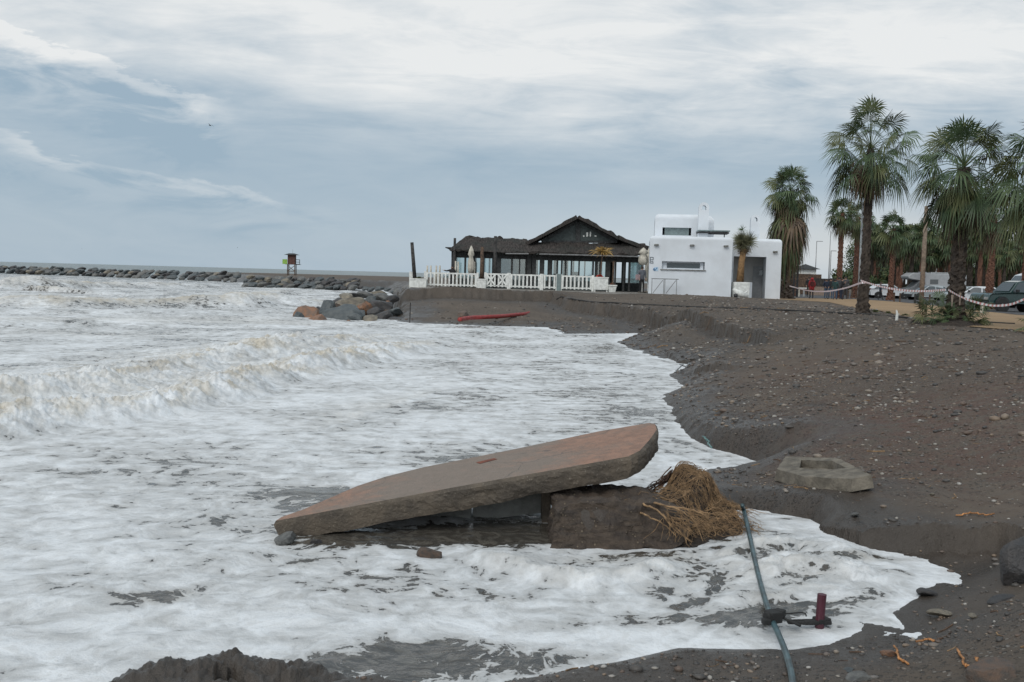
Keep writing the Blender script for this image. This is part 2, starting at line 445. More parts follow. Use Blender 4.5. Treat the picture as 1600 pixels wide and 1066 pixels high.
def foam_mat():
    mt = bpy.data.materials.new('foamy_water'); mt.use_nodes = True; nt = mt.node_tree; E.nt = nt
    b = nt.nodes['Principled BSDF']
    tc = nt.nodes.new('ShaderNodeTexCoord'); v = tc.outputs['Object']

    def A(nm):
        a = nt.nodes.new('ShaderNodeAttribute'); a.attribute_name = nm; return E(a.outputs['Fac'])
    cov, silt, calm, seaf = A('cover'), A('silt'), A('streak'), A('open')
    wp = nt.nodes.new('ShaderNodeTexNoise'); wp.inputs['Scale'].default_value = 1.3; wp.inputs['Detail'].default_value = 3; nt.links.new(v, wp.inputs['Vector'])
    ad = nt.nodes.new('ShaderNodeVectorMath'); ad.operation = 'MULTIPLY_ADD'; ad.inputs[1].default_value = (.6, .6, 0)
    nt.links.new(wp.outputs['Color'], ad.inputs[0]); nt.links.new(v, ad.inputs[2])
    big = noise(nt, v, .42, 4, .55, .3)                 # where the foam thins out
    mid = noise(nt, ad.outputs[0], 3.4, 5, .58, .3)     # holes a hand to an arm wide
    lit = noise(nt, ad.outputs[0], 10.0, 4, .6, .2)
    fin = noise(nt, v, 42, 4, .65)
    vo = nt.nodes.new('ShaderNodeTexVoronoi'); vo.feature = 'DISTANCE_TO_EDGE'; vo.inputs['Scale'].default_value = 7.0
    nt.links.new(ad.outputs[0], vo.inputs['Vector'])
    lace = 1.0 - E(vo.outputs['Distance']).smooth(0.0, .16)   # threads of froth between open cells
    m3 = nt.nodes.new('ShaderNodeMapping'); m3.inputs['Scale'].default_value = (.30, 2.4, 1); m3.inputs['Rotation'].default_value = (0, 0, R(-24))
    nt.links.new(v, m3.inputs[0])
    stk = noise(nt, m3.outputs[0], 2.2, 6, .65, .2)
    q = cov + (big - .5) * 1.5 + (mid - .5) * 1.75 + (lit - .5) * 1.0 + (fin - .5) * .35 + (stk - .5) * calm * 1.9 + lace * (1.0 - cov) * .26
    mask = q.smooth(.42, .53)
    thin = q.smooth(.45, 1.25)
    foamc = mixc(nt, silt, (.74, .775, .81), (.55, .50, .41))
    foamc = mixc(nt, (1.0 - thin) * .75, foamc, (.30, .30, .29))
    foamc = mixc(nt, lit.smooth(.46, .66) * .24 + (fin - .5).smooth(-.02, .2) * .16, foamc, (.38, .375, .36))
    wat = mixc(nt, seaf, (.042, .038, .033), (.075, .115, .115))
    wat = mixc(nt, lit.smooth(.45, .6) * .45 * (1.0 - seaf), wat, (.15, .14, .12))
    wat = mixc(nt, silt * .8, wat, (.17, .15, .12))
    foamc = mixc(nt, lit.smooth(.42, .62) * silt * .55, foamc, (.34, .30, .235))
    nt.links.new(mixc(nt, mask, wat, foamc), b.inputs['Base Color'])
    lk(nt, .12 + mask * .60 + seaf * .2, b.inputs['Roughness'])
    b.inputs['Specular IOR Level'].default_value = .45
    bp = nt.nodes.new('ShaderNodeBump'); bp.inputs['Strength'].default_value = .75; bp.inputs['Distance'].default_value = .03
    lk(nt, mask * (.30 + mid * .6 + fin * .30) + lit * .5 + noise(nt, ad.outputs[0], 1.6, 4) * 1.2, bp.inputs['Height'])
    nt.links.new(bp.outputs[0], b.inputs['Normal'])
    return mt


M_FOAM = foam_mat()


# ------------------------------------------------------------------ ground and water sheets
ys_, us_ = grid_axes(DENSE)
Y, _U = np.meshgrid(ys_, us_, indexing='ij'); X = _U * (np.maximum(Y, 3) * .9 + 2.2)
TZ = H(X, Y); TD, _, _ = seg_dist(X, Y, LANDP, closed=True); TI = inside(X, Y, LANDP)


def build_ground():
    Z, d, ins = TZ, TD, TI
    n = fbm(X * 1.3, Y * 1.3, 3, 51)
    wet = np.where(ins, 1 - sstep(.15, .9 + Y * .045, d + n * (.2 + Y * .02)), 1)
    # the hollow below the scarp on the right, still wet from the last wave
    g = G(1530, 885, .2); wet = np.maximum(wet, 1.15 * np.exp(-((X - g[0]) / 1.0) ** 2 - ((Y - g[1] + .05) / .45) ** 2))
    g = G(1150, 770, .3); wet = np.maximum(wet, .8 * np.exp(-((X - g[0]) / .6) ** 2 - ((Y - g[1]) / .5) ** 2))
    g = G(1270, 778, .35); wet = np.maximum(wet, .7 * np.exp(-((X - g[0]) / 1.2) ** 2 - ((Y - g[1]) / .35) ** 2))
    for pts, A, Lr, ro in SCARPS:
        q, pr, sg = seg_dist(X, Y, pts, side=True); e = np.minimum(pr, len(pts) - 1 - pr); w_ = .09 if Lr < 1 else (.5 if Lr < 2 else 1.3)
        wet = np.maximum(wet, .8 * np.exp(-((q * sg + w_ * .5) / w_) ** 2) * sstep(0, .5, e))  # scarp faces darkened: damp cut plus overhang shade painted in
    gr = np.zeros(X.shape)
    for px, py, z, rx, ry, a in [(1450, 600, .9, 6, 4, .9), (1300, 500, 1.3, 14, 8, 1.0), (1130, 480, 1.35, 10, 10, 1), (1560, 660, .9, 4, 3, .8), (1430, 1030, .25, 2.5, .9, .75), (1050, 500, 1.2, 6, 6, .6)]:
        g = G(px, py, z); gr = np.maximum(gr, a * np.exp(-((X - g[0]) / rx) ** 2 - ((Y - g[1]) / ry) ** 2))
    red = np.zeros(X.shape)
    for px, py, z, rx, ry, a in [(980, 830, .2, 1.0, .5, .6), (1440, 640, .85, 4, 2.6, .8), (1560, 690, .8, 2.4, 1.5, .7), (1300, 570, .9, 3, 4, .4)]:
        g = G(px, py, z); red = np.maximum(red, a * np.exp(-((X - g[0]) / rx) ** 2 - ((Y - g[1]) / ry) ** 2))
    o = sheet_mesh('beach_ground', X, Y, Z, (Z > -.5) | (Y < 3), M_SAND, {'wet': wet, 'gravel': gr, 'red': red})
    o['kind'] = 'structure'
    return o


WAVES = [  # base line (px, py), crest height, rise, tail, froth, brown face
    ([(-260, 740), (-100, 712), (0, 690), (150, 672), (300, 650), (400, 625), (500, 592), (600, 570), (700, 545), (745, 524)], .40, 1.0, 1.6, 1.0, 0),
    ([(-260, 700), (-100, 672), (0, 652), (120, 640), (220, 628), (330, 600), (430, 572), (520, 556), (620, 540), (720, 522)], .44, 1.4, 2.4, .95, .14),
    ([(-300, 520), (0, 512), (150, 508), (300, 512), (420, 505)], .22, 1.6, 4, .35, .1),
    ([(-300, 470), (0, 482), (120, 484), (250, 481), (400, 482), (520, 478), (600, 470)], .85, 3.2, 5, .8, .22),
    ([(-300, 440), (0, 454), (120, 453), (240, 450), (330, 449)], 1.0, 4, 6, .9, .3),
    ([(230, 450), (300, 450), (384, 450)], 1.2, 4, 5, 1.0, .1),
    ([(380, 468), (470, 462), (580, 458)], .5, 3, 5, .8, .2),
    ([(690, 862), (740, 885), (800, 908), (900, 925), (1000, 915), (1080, 905), (1180, 885)], .10, .22, .35, .7, 0),
    ([(1080, 905), (1180, 912), (1280, 905), (1360, 915), (1440, 918)], .10, .2, .4, .8, 0),
    ([(1100, 880), (1180, 872), (1290, 868), (1370, 885)], .08, .2, .3, .6, 0),
    ([(1090, 945), (1200, 950), (1290, 935), (1370, 948)], .06, .16, .25, .5, 0),
    ([(440, 705), (560, 660), (700, 612), (830, 560)], .03, .3, 1.5, 0, 0),
]


def build_water():
    d, ins = TD, TI
    off = np.where(ins, 0, d)
    Z = zw(X, Y).copy()
    farf = sstep(14, 60, Y)
    Z += sstep(.1, 2, off) * (fbm(X * 1.1, Y * 1.7, 4, 61) * .035 + farf * fbm(X * .16, Y * .32, 4, 62) * .22)
    Z += sstep(120, 300, Y) * fbm(X * .05, Y * .05, 3, 63) * .35
    g = Gw(1200, 890); lob = np.exp(-((X - g[0]) / 1.5) ** 2 - ((Y - g[1]) / .9) ** 2); Z += lob * sstep(0, .35, off) * (np.abs(fbm(X * 2.6, Y * 3.4, 4, 67)) * .09 + fbm(X * 7, Y * 9, 3, 68) * .02)
    Z += (.4 + .6 * sstep(0, .4, off)) * (fbm(X * 5, Y * 6, 4, 64) * .011 + .004)
    cover = np.full(X.shape, .80); silt = np.full(X.shape, .12); streak = np.full(X.shape, .25)
    opn = sstep(120, 260, Y)
    cover += fbm(X * .35, Y * .6, 3, 65) * .15 - sstep(28, 110, Y) * .16
    cover -= opn * .50
    for base_px, Hc, rise, tail, froth, face in WAVES:
        pts = [Gw(a, b) for a, b in base_px]
        wx = fbm(X * .8 / rise, Y * .8 / rise, 4, 71) * rise * .34; wy = fbm(X * .8 / rise, Y * .8 / rise, 4, 72) * rise * .34
        q, pr, sg = seg_dist(X + wx, Y + wy, pts, side=True)
        s = q * sg if (pts[-1][0] > pts[0][0]) else -q * sg
        e = sstep(0, 1.2, pr) * sstep(0, 1.6, len(pts) - 1 - pr)
        hh = Hc * (.75 + .5 * fbm(X * .5 / rise, Y * .5 / rise, 3, 73))
        near = sstep(0, rise, s) * np.where(s > rise, np.exp(-np.maximum(s - rise, 0) / tail), 1) * e
        Z += hh * near
        rg = near * froth
        Z += rg * Hc * (.34 * fbm(X * 3.2 / rise, Y * 3.2 / rise, 6, 74, .68) + (.32 if Hc < .7 else .05) * np.abs(fbm(X * 9 / rise, Y * 9 / rise, 4, 75, .6)))
        cover -= face * sstep(.0, rise * .25, s) * (1 - sstep(rise * .75, rise * 1.05, s)) * e * (.6 + .9 * fbm(X * 1.1 / rise, Y * 1.1 / rise, 3, 78))
        silt = np.maximum(silt, near * min(1, face * 1.5))
        if Hc > .3:
            silt = np.maximum(silt, near * (.55 + 1.1 * fbm(X * 2.6 / rise, Y * 2.6 / rise, 5, 76, .6)))
            cover += near * (froth - .25) * .45
        else:
            cover += near * .15; silt = np.maximum(silt, near * .3)
    # local foam cover; the first blobs clear it to paint shade beneath the slab
    for px, py, rx, ry, a, sl in [
                              (650, 838, 1.2, .30, -1.3, .0), (520, 846, .5, .2, -.5, .0), (800, 832, .55, .38, -1.3, 0), (470, 775, .5, .5, -.35, .3), (520, 770, .45, .45, -.4, .3),
                              (215, 935, .28, .16, -.42, .3), (275, 935, .16, .14, -.42, .3), (290, 925, .15, .1, -.4, .3), (600, 1045, .55, .35, -.50, .15), (760, 1040, .8, .25, -.50, .15), (690, 1015, .6, .15, -.40, 0),
                              (980, 975, .8, .15, -.36, 0), (1130, 965, .5, .12, -.36, 0), (850, 940, .9, .12, -.22, 0), (640, 930, .9, .3, -.2, 0), (1000, 700, .8, .6, -.2, .1), (900, 770, .35, .5, -.5, .1),
                              (940, 620, 2.0, 3, -.17, .1), (1000, 640, 1.3, 2.5, -.2, .1), (880, 672, .7, .4, -.3, .1), (1350, 945, .5, .2, -.25, 0), (1420, 925, .3, .15, -.2, 0), (1230, 950, .6, .2, -.22, 0),
                              (1340, 875, .5, .12, -.2, .4), (1180, 830, .4, .2, -.12, .1), (900, 545, 5, 4, -.12, 0), (150, 742, .7, .25, -.25, 0), (40, 735, .4, .2, -.25, 0), (590, 700, .25, .1, -.3, 0),
                              (1250, 900, 1.3, .55, -.27, .2), (1000, 880, 1.2, .2, -.18, .35), (1270, 998, .8, .1, .35, 0), (1040, 990, .6, .1, .3, 0), (300, 960, 2.5, .5, .15, 0), (300, 560, 5, 2, -.12, .2), (100, 520, 8, 4, -.1, .2), (350, 500, 8, 5, -.06, .3)]:
        g = Gw(px, py); f = np.exp(-((X - g[0]) / rx) ** 2 - ((Y - g[1]) / ry) ** 2)
        cover += a * f; silt = np.maximum(silt, sl * f)
    g = Gw(930, 600); streak += 1.0 * np.exp(-((X - g[0]) / 3.5) ** 2 - ((Y - g[1]) / 9) ** 2)
    # froth line along the very edge of the water
    edge = np.exp(-(np.where(ins, 0, d) / (.05 + Y * .004)) ** 2) * sstep(5.6, 6.5, Y)
    cover += edge * .30
    g = Gw(650, 838)
    T = TZ
    o = sheet_mesh('sea_water', X, Y, Z, (Z > T - .12) & (Y > -13), M_FOAM, {'cover': cover, 'silt': np.clip(silt, 0, 1), 'streak': streak, 'open': opn})
    o['kind'] = 'structure'
    return o


def flat_sheet(name, poly, z_off, mt, res):
    xs = [p[0] for p in poly]; ys = [p[1] for p in poly]
    X, Y = np.meshgrid(np.arange(min(xs), max(xs) + res, res), np.arange(min(ys), max(ys) + res, res))
    Z = H(X, Y, False) + z_off
    q, _, _ = seg_dist(X, Y, poly, closed=True)
    keep = inside(X, Y, poly)
    o = sheet_mesh(name, X, Y, Z, keep, mt); o['kind'] = 'structure'; return o


build_ground()
build_water()
M_ASPH = mat('asphalt', (.075, .075, .078), .9, var=.2, vscale=1.5, bump=.4, bscale=60)
M_PAVE = mat('paving', (.20, .185, .165), .85, var=.2, vscale=1.2, bump=.3, bscale=20)
flat_sheet('path', PATH, .022, M_PATH, .35)
flat_sheet('road', ROAD, .030, M_ASPH, .9)
flat_sheet('terrace_pavement', YARD, .012, M_PAVE, .4)


# ================================================================== object helpers
class MB:
    def __init__(s): s.v = []; s.f = []; s.m = []

    def add(s, vs, fs, mi=0):
        o = len(s.v); s.v += [tuple(map(float, a)) for a in vs]; s.f += [tuple(i + o for i in f) for f in fs]; s.m += [mi] * len(fs); return s

    def box(s, c, d, rz=0.0, mi=0, ax=None):
        """centre, full size, turn about z"""
        hx, hy, hz_ = d[0] / 2, d[1] / 2, d[2] / 2; ca, sa = math.cos(rz), math.sin(rz)
        vs = []
        for z in (-hz_, hz_):
            for x, y in ((-hx, -hy), (hx, -hy), (hx, hy), (-hx, hy)):
                vs.append((c[0] + x * ca - y * sa, c[1] + x * sa + y * ca, c[2] + z))
        return s.add(vs, [(3, 2, 1, 0), (4, 5, 6, 7), (0, 1, 5, 4), (1, 2, 6, 5), (2, 3, 7, 6), (3, 0, 4, 7)], mi)

    def bar(s, p, q, w, h=None, mi=0, up=(0, 0, 1)):
        p = Vector(p); q = Vector(q); d = (q - p).normalized(); u = Vector(up)
        if abs(d.dot(u)) > .95: u = Vector((0, 1, 0))
        a = d.cross(u).normalized() * w / 2; b = a.cross(d).normalized() * (h or w) / 2
        vs = [e + i * a + j * b for e in (p, q) for i, j in ((-1, -1), (1, -1), (1, 1), (-1, 1))]
        return s.add(vs, [(0, 1, 2, 3), (7, 6, 5, 4), (4, 5, 1, 0), (5, 6, 2, 1), (6, 7, 3, 2), (7, 4, 0, 3)], mi)

    def tube(s, pts, r, n=6, mi=0, cap=True):
        pts = [Vector(p) for p in pts]; rs = r if isinstance(r, (list, tuple)) else [r] * len(pts)
        rings = []; a = None
        for i, p in enumerate(pts):
            d = (pts[min(i + 1, len(pts) - 1)] - pts[max(i - 1, 0)]).normalized()
            if a is None: a = d.orthogonal().normalized()
            a = (a - d * a.dot(d)).normalized(); b = d.cross(a)
            rings.append([p + (a * math.cos(t) + b * math.sin(t)) * rs[i] for t in [2 * math.pi * k / n for k in range(n)]])
        vs = [v for g in rings for v in g]
        fs = [(i * n + k, i * n + (k + 1) % n, (i + 1) * n + (k + 1) % n, (i + 1) * n + k) for i in range(len(pts) - 1) for k in range(n)]
        if cap: fs += [tuple(range(n - 1, -1, -1)), tuple((len(pts) - 1) * n + k for k in range(n))]
        return s.add(vs, fs, mi)

    def lathe(s, prof, c=(0, 0, 0), n=16, mi=0, jag=0.0):
        vs = []; k0 = random.random() * 9
        for r, z in prof:
            for k in range(n):
                t = 2 * math.pi * k / n; rr = r * (1 + jag * math.sin(t * 5 + k0))
                vs.append((c[0] + rr * math.cos(t), c[1] + rr * math.sin(t), c[2] + z))
        fs = [(i * n + k, i * n + (k + 1) % n, (i + 1) * n + (k + 1) % n, (i + 1) * n + k) for i in range(len(prof) - 1) for k in range(n)]
        fs += [tuple(range(n - 1, -1, -1)), tuple((len(prof) - 1) * n + k for k in range(n))]
        return s.add(vs, fs, mi)

    def prism(s, poly, y0, y1, mi=0):
        """outline in x-z, extruded along y"""
        n = len(poly)
        vs = [(x, y0, z) for x, z in poly] + [(x, y1, z) for x, z in poly]
        return s.add(vs, [tuple(range(n)), tuple(range(2 * n - 1, n - 1, -1))] + [(i, i + n, (i + 1) % n + n, (i + 1) % n) for i in range(n)], mi)

    def build(s, name, mats, parent=None, smooth=False, bevel=0.0, kind=None, loc=None):
        me = bpy.data.meshes.new(name); me.from_pydata(s.v, [], s.f)
        for q in (mats if isinstance(mats, (list, tuple)) else [mats]): me.materials.append(q)
        me.polygons.foreach_set('material_index', s.m)
        bm = bmesh.new(); bm.from_mesh(me); bmesh.ops.recalc_face_normals(bm, faces=bm.faces); bm.to_mesh(me); bm.free()
        if smooth: me.polygons.foreach_set('use_smooth', [True] * len(me.polygons))
        o = bpy.data.objects.new(name, me); COL.objects.link(o)
        if parent: o.parent = parent
        if loc is not None: o.location = loc
        if bevel:
            b = o.modifiers.new('b', 'BEVEL'); b.width = bevel; b.segments = 2; b.limit_method = 'ANGLE'
        if kind: o['kind'] = kind
        return o


def tag(o, label, cat, group=None):
    o['label'] = label; o['category'] = cat
    if group: o['group'] = group
    return o


def thing(name, label, cat, loc, rz=0.0, group=None, sc_=1.0):
    o = bpy.data.objects.new(name, None); COL.objects.link(o); o.empty_display_size = .2
    o.location = loc; o.rotation_euler = (0, 0, rz); o.scale = (sc_,) * 3
    return tag(o, label, cat, group)


def copy_tree(o, parent=None):
    c = o.copy(); COL.objects.link(c)
    if parent: c.parent = parent
    for ch in list(o.children): copy_tree(ch, c)
    return c


def on_ground(px, py, D0=60):
    """the point of the land seen at this pixel, marched outwards"""
    d = ray(px, py)
    ts = np.concatenate([np.arange(3, 30, .05), np.arange(30, 200, .3)])
    xs, ys_, zs = d[0] * ts, d[1] * ts, CAM_Z + d[2] * ts
    h = H(xs, ys_, False); k = np.argmax(zs < h)
    return Vector((xs[k], ys_[k], h[k]))


def at(px, D, dz=0.0):
    """stand a thing at this bearing and distance, on the land"""
    p = P(px, 450, D); return Vector((p.x, p.y, hz(p.x, p.y) + dz))


def zpx(px, py, D): return P(px, py, D).z
def xpx(px, D, py=430): return P(px, py, D).x


M_CONC = mat('weathered_concrete', (.13, .115, .095), .9, var=.25, vscale=5, bump=.9, bscale=55)
M_WALLC = mat('pale_concrete', (.26, .26, .245), .9, var=.2, vscale=3, bump=.5, bscale=30)
M_WHITE = mat('white_render', (.66, .70, .74), .75, vscale=.7, bump=.2, bscale=5, col2=(.58, .61, .64))
M_WPAINT = mat('white_paint', (.68, .69, .66), .6, var=.1, vscale=5, bump=.1)
M_DWOOD = mat('dark_wood', (.032, .034, .034), .7, var=.3, vscale=5, bump=.2)
M_GWOOD = mat('green_grey_wood', (.045, .06, .058), .6, var=.2, vscale=5, bump=.2)
M_WOOD = mat('brown_wood', (.10, .062, .04), .8, var=.3, vscale=7, bump=.3)
M_POLE = mat('weathered_pole', (.045, .042, .04), .85, var=.3, vscale=5, bump=.4)
M_CANVAS = mat('cream_canvas', (.50, .47, .40), .9, var=.12, vscale=5, bump=.2)
M_METAL = mat('grey_metal', (.25, .25, .25), .45, metal=.6, var=.15)
M_GALV = mat('pale_metal', (.42, .43, .43), .5, metal=.4, var=.15)
M_TERR = mat('terracotta', (.30, .10, .05), .85, var=.2)
M_RED = mat('red_flowers', (.45, .05, .03), .7, var=.3, vscale=20)
M_DARK = mat('near_black', (.018, .019, .021), .6, var=.2)
M_RUB = mat('black_rubber', (.02, .02, .02), .85)
M_SOIL = mat('damp_soil', (.042, .031, .023), .95, var=.3, vscale=20, bump=.8)


def thatch_mat():
    mt = bpy.data.materials.new('dark_thatch'); mt.use_nodes = True; nt = mt.node_tree; E.nt = nt
    b = nt.nodes['Principled BSDF']; tc = nt.nodes.new('ShaderNodeTexCoord')
    mp = nt.nodes.new('ShaderNodeMapping'); mp.inputs['Scale'].default_value = (6, 1, 1.2); nt.links.new(tc.outputs['Object'], mp.inputs[0])
    n = noise(nt, mp.outputs[0], 2.2, 6, .7); n2 = noise(nt, tc.outputs['Object'], .8, 4, .6)
    c = mixc(nt, n.smooth(.3, .7), (.024, .022, .021), (.085, .074, .068)); c = mixc(nt, n2.smooth(.45, .7) * .5, c, (.038, .046, .042))
    nt.links.new(c, b.inputs['Base Color']); b.inputs['Roughness'].default_value = .95; b.inputs['Specular IOR Level'].default_value = .1
    bp = nt.nodes.new('ShaderNodeBump'); bp.inputs['Distance'].default_value = .06; lk(nt, n, bp.inputs['Height']); nt.links.new(bp.outputs[0], b.inputs['Normal'])
    return mt


M_THATCH = thatch_mat()


def glass_mat(name, tint=(.72, .80, .80), gl=.16):
    mt = bpy.data.materials.new(name); mt.use_nodes = True; nt = mt.node_tree
    for n in list(nt.nodes):
        if n.type == 'BSDF_PRINCIPLED': nt.nodes.remove(n)
    t = nt.nodes.new('ShaderNodeBsdfTransparent'); t.inputs[0].default_value = (*tint, 1)
    g = nt.nodes.new('ShaderNodeBsdfGlossy'); g.inputs['Roughness'].default_value = .06; g.inputs[0].default_value = (.9, .95, .95, 1)
    x = nt.nodes.new('ShaderNodeMixShader'); x.inputs[0].default_value = gl
    nt.links.new(t.outputs[0], x.inputs[1]); nt.links.new(g.outputs[0], x.inputs[2]); nt.links.new(x.outputs[0], nt.nodes['Material Output'].inputs[0])
    return mt


M_GLASS = glass_mat('clear_glass')
M_GLASSD = mat('dark_window_glass', (.03, .045, .05), .12, spec=.9, var=.05, bump=0)
M_GLASSB = mat('bluish_window_glass', (.16, .21, .21), .15, spec=.8, var=.1, bump=0)


# ================================================================== broken slab, its blocks, roots, hose
def rays_plane(px, py, p0, n):
    d = ray(px, py); o = np.array([0, 0, CAM_Z]); t = ((p0 - o) @ n) / (d @ n); return Vector(o + d * t)


def slab():
    A = np.array(P(427, 815, 9.14)); B = np.array(P(988, 713, 9.62)); C = np.array(P(1020, 661, 11.0))
    n = np.cross(B - A, C - A); n /= np.linalg.norm(n)
    out = [(427, 815), (560, 790), (700, 764), (860, 736), (950, 719.5), (985, 713), (1003, 704), (1018, 687), (1029, 671), (1026, 662), (1016, 660.5),
           (940, 673), (830, 696), (740, 714), (660, 730), (600, 745), (555, 760), (505, 782), (470, 797), (436, 809)]
    top = [rays_plane(a, b, A, n) for a, b in out]
    # resample the outline finely
    fine = []
    for i in range(len(top)):
        a, b = top[i], top[(i + 1) % len(top)]; k = max(1, int((b - a).length / .035))
        fine += [a.lerp(b, j / k) for j in range(k)]
    N = Vector(n); th = .235; m = MB(); L = 7; nn = len(fine)
    cen = sum(fine, Vector()) / nn
    vs = []
    for j in range(L + 1):
        f = j / L
        for i, p in enumerate(fine):
            ins_ = .022 * (1 - min(1, f * 6)) ** 2 * 1 + .05 * f ** 2
            jag = (fbm(np.array(i * .21), np.array(f * 2.2), 4, 81) * .022 + fbm(np.array(i * .9), np.array(f * 7.0), 2, 83) * .010) * min(1, f * 5)
            dirn = (cen - p); dirn -= N * dirn.dot(N); dirn.normalize()
            thk = th + float(fbm(np.array(i * .05), np.array(.5), 3, 82)) * .05
            vs.append(p + dirn * (ins_ + jag) - N * thk * f)
    fs = [(j * nn + i, j * nn + (i + 1) % nn, (j + 1) * nn + (i + 1) % nn, (j + 1) * nn + i) for j in range(L) for i in range(nn)]
    m.add(vs, fs, 0)
    o = nn * L; m.add([v for v in vs[o:]], [tuple(range(nn))], 0)
    # the painted top face
    fs2 = [tuple(range(nn - 1, -1, -1))]; m.add(vs[:nn], fs2, 1)
    mt = bpy.data.materials.new('red_painted_floor'); mt.use_nodes = True; nt = mt.node_tree; E.nt = nt
    b = nt.nodes['Principled BSDF']; tc = nt.nodes.new('ShaderNodeTexCoord'); v = tc.outputs['Object']
    mp = nt.nodes.new('ShaderNodeMapping'); mp.inputs['Scale'].default_value = (.6, 1.2, 1); nt.links.new(v, mp.inputs[0])
    n1 = noise(nt, mp.outputs[0], 2.0, 6, .65, .4); n2 = noise(nt, v, 9, 5, .7); n3 = noise(nt, v, 70, 3, .7)
    sp = nt.nodes.new('ShaderNodeSeparateXYZ'); nt.links.new(v, sp.inputs[0]); X = E(sp.outputs[0])
    # sand and grime wiped over the lower middle of the slab
    f = (n1 * .75 + (X + .55).gauss(1.3) * .38 + n2 * .3).smooth(.56, .86)
    c = mixc(nt, n2.smooth(.35, .65), (.30, .160, .100), (.21, .120, .080)); c = mixc(nt, f * .85, c, (.18, .150, .120)); c = mixc(nt, n3.smooth(.5, .66) * .6, c, (.11, .085, .068)); vc = nt.nodes.new('ShaderNodeTexVoronoi'); vc.feature = 'DISTANCE_TO_EDGE'; vc.inputs['Scale'].default_value = 1.1; wv = nt.nodes.new('ShaderNodeVectorMath'); wv.operation = 'MULTIPLY_ADD'; wn = nt.nodes.new('ShaderNodeTexNoise'); wn.inputs['Scale'].default_value = 2.5; nt.links.new(v, wn.inputs['Vector']); wv.inputs[1].default_value = (.5, .5, .5); nt.links.new(wn.outputs['Color'], wv.inputs[0]); nt.links.new(v, wv.inputs[2]); nt.links.new(wv.outputs[0], vc.inputs['Vector']); c = mixc(nt, (.010 - E(vc.outputs['Distance'])).smooth(0, .006) * n1.smooth(.42, .55) * .7, c, (.06, .05, .042))
    nt.links.new(c, b.inputs['Base Color']); lk(nt, .42 + n2 * .35, b.inputs['Roughness'])
    bp = nt.nodes.new('ShaderNodeBump'); bp.inputs['Strength'].default_value = .6; bp.inputs['Distance'].default_value = .012; lk(nt, n3 + n2 * 2, bp.inputs['Height']); nt.links.new(bp.outputs[0], b.inputs['Normal'])
    so = m.build('broken_slab', [M_SLABC, mt])
    # a broken tile patch on top
    hb = [rays_plane(a_, b_, A, n) + N * .004 for a_, b_ in ((744, 723), (772, 716.5), (777, 718), (750, 725))]; mb = MB(); mb.add([p for p in hb] + [p - N * .003 for p in hb], [(0, 1, 2, 3), (7, 6, 5, 4)]); mb.build('tile_patch', mat('brick_red', (.19, .06, .035), .9), so)
    tag(so, 'long broken concrete slab with worn red top, tilted out of the foam', 'concrete slab')
    return A, n


def conc_rough():
    mt = bpy.data.materials.new('broken_concrete'); mt.use_nodes = True; nt = mt.node_tree; E.nt = nt
    b = nt.nodes['Principled BSDF']; tc = nt.nodes.new('ShaderNodeTexCoord'); v = tc.outputs['Object']
    n1 = noise(nt, v, 3, 5, .6); n2 = noise(nt, v, 30, 5, .7)
    vo = nt.nodes.new('ShaderNodeTexVoronoi'); vo.inputs['Scale'].default_value = 42; nt.links.new(v, vo.inputs['Vector'])
    c = mixc(nt, n1.smooth(.35, .65), (.135, .108, .08), (.08, .066, .052)); c = mixc(nt, n2.smooth(.5, .68) * .45, c, (.18, .15, .115))
    c = mixc(nt, (.26 - E(vo.outputs['Distance'])).smooth(0, .1) * E(vo.outputs['Color']).smooth(.62, .75) * .6, c, (.28, .25, .2))
    nt.links.new(c, b.inputs['Base Color']); b.inputs['Roughness'].default_value = .8
    bp = nt.nodes.new('ShaderNodeBump'); bp.inputs['Distance'].default_value = .02; bp.inputs['Strength'].default_value = .7; lk(nt, n2 + n1 - E(vo.outputs['Distance']) * .25, bp.inputs['Height']); nt.links.new(bp.outputs[0], b.inputs['Normal'])
    return mt


M_SLABC = conc_rough()
SA, SN = slab()


def slab_under(px, D): return None


def rough_box(name, pts_front, depth, mt, seed, amp=.02, parent=None):
    """a prism with a ragged surface: front outline in world points, pushed back along y"""
    m = MB(); n = len(pts_front)
    vs = [Vector(p) for p in pts_front] + [Vector(p) + Vector((0, depth, 0)) for p in pts_front]
    m.add(vs, [tuple(range(n)), tuple(range(2 * n - 1, n - 1, -1))] + [(i, i + n, (i + 1) % n + n, (i + 1) % n) for i in range(n)])
    o = m.build(name, mt, parent)
    bm = bmesh.new(); bm.from_mesh(o.data); bmesh.ops.triangulate(bm, faces=bm.faces)
    for _ in range(4):
        bmesh.ops.subdivide_edges(bm, edges=[e for e in bm.edges if e.calc_length() > .07], cuts=1, use_grid_fill=True)
    bmesh.ops.triangulate(bm, faces=bm.faces); bm.normal_update()
    for v in bm.verts:
        c = v.co; k = float(fbm(np.array(c.x * 6 + c.z * 3), np.array(c.y * 6 + c.z * 5), 4, seed))
        v.co += v.normal * k * amp
    bm.to_mesh(o.data); bm.free(); return o


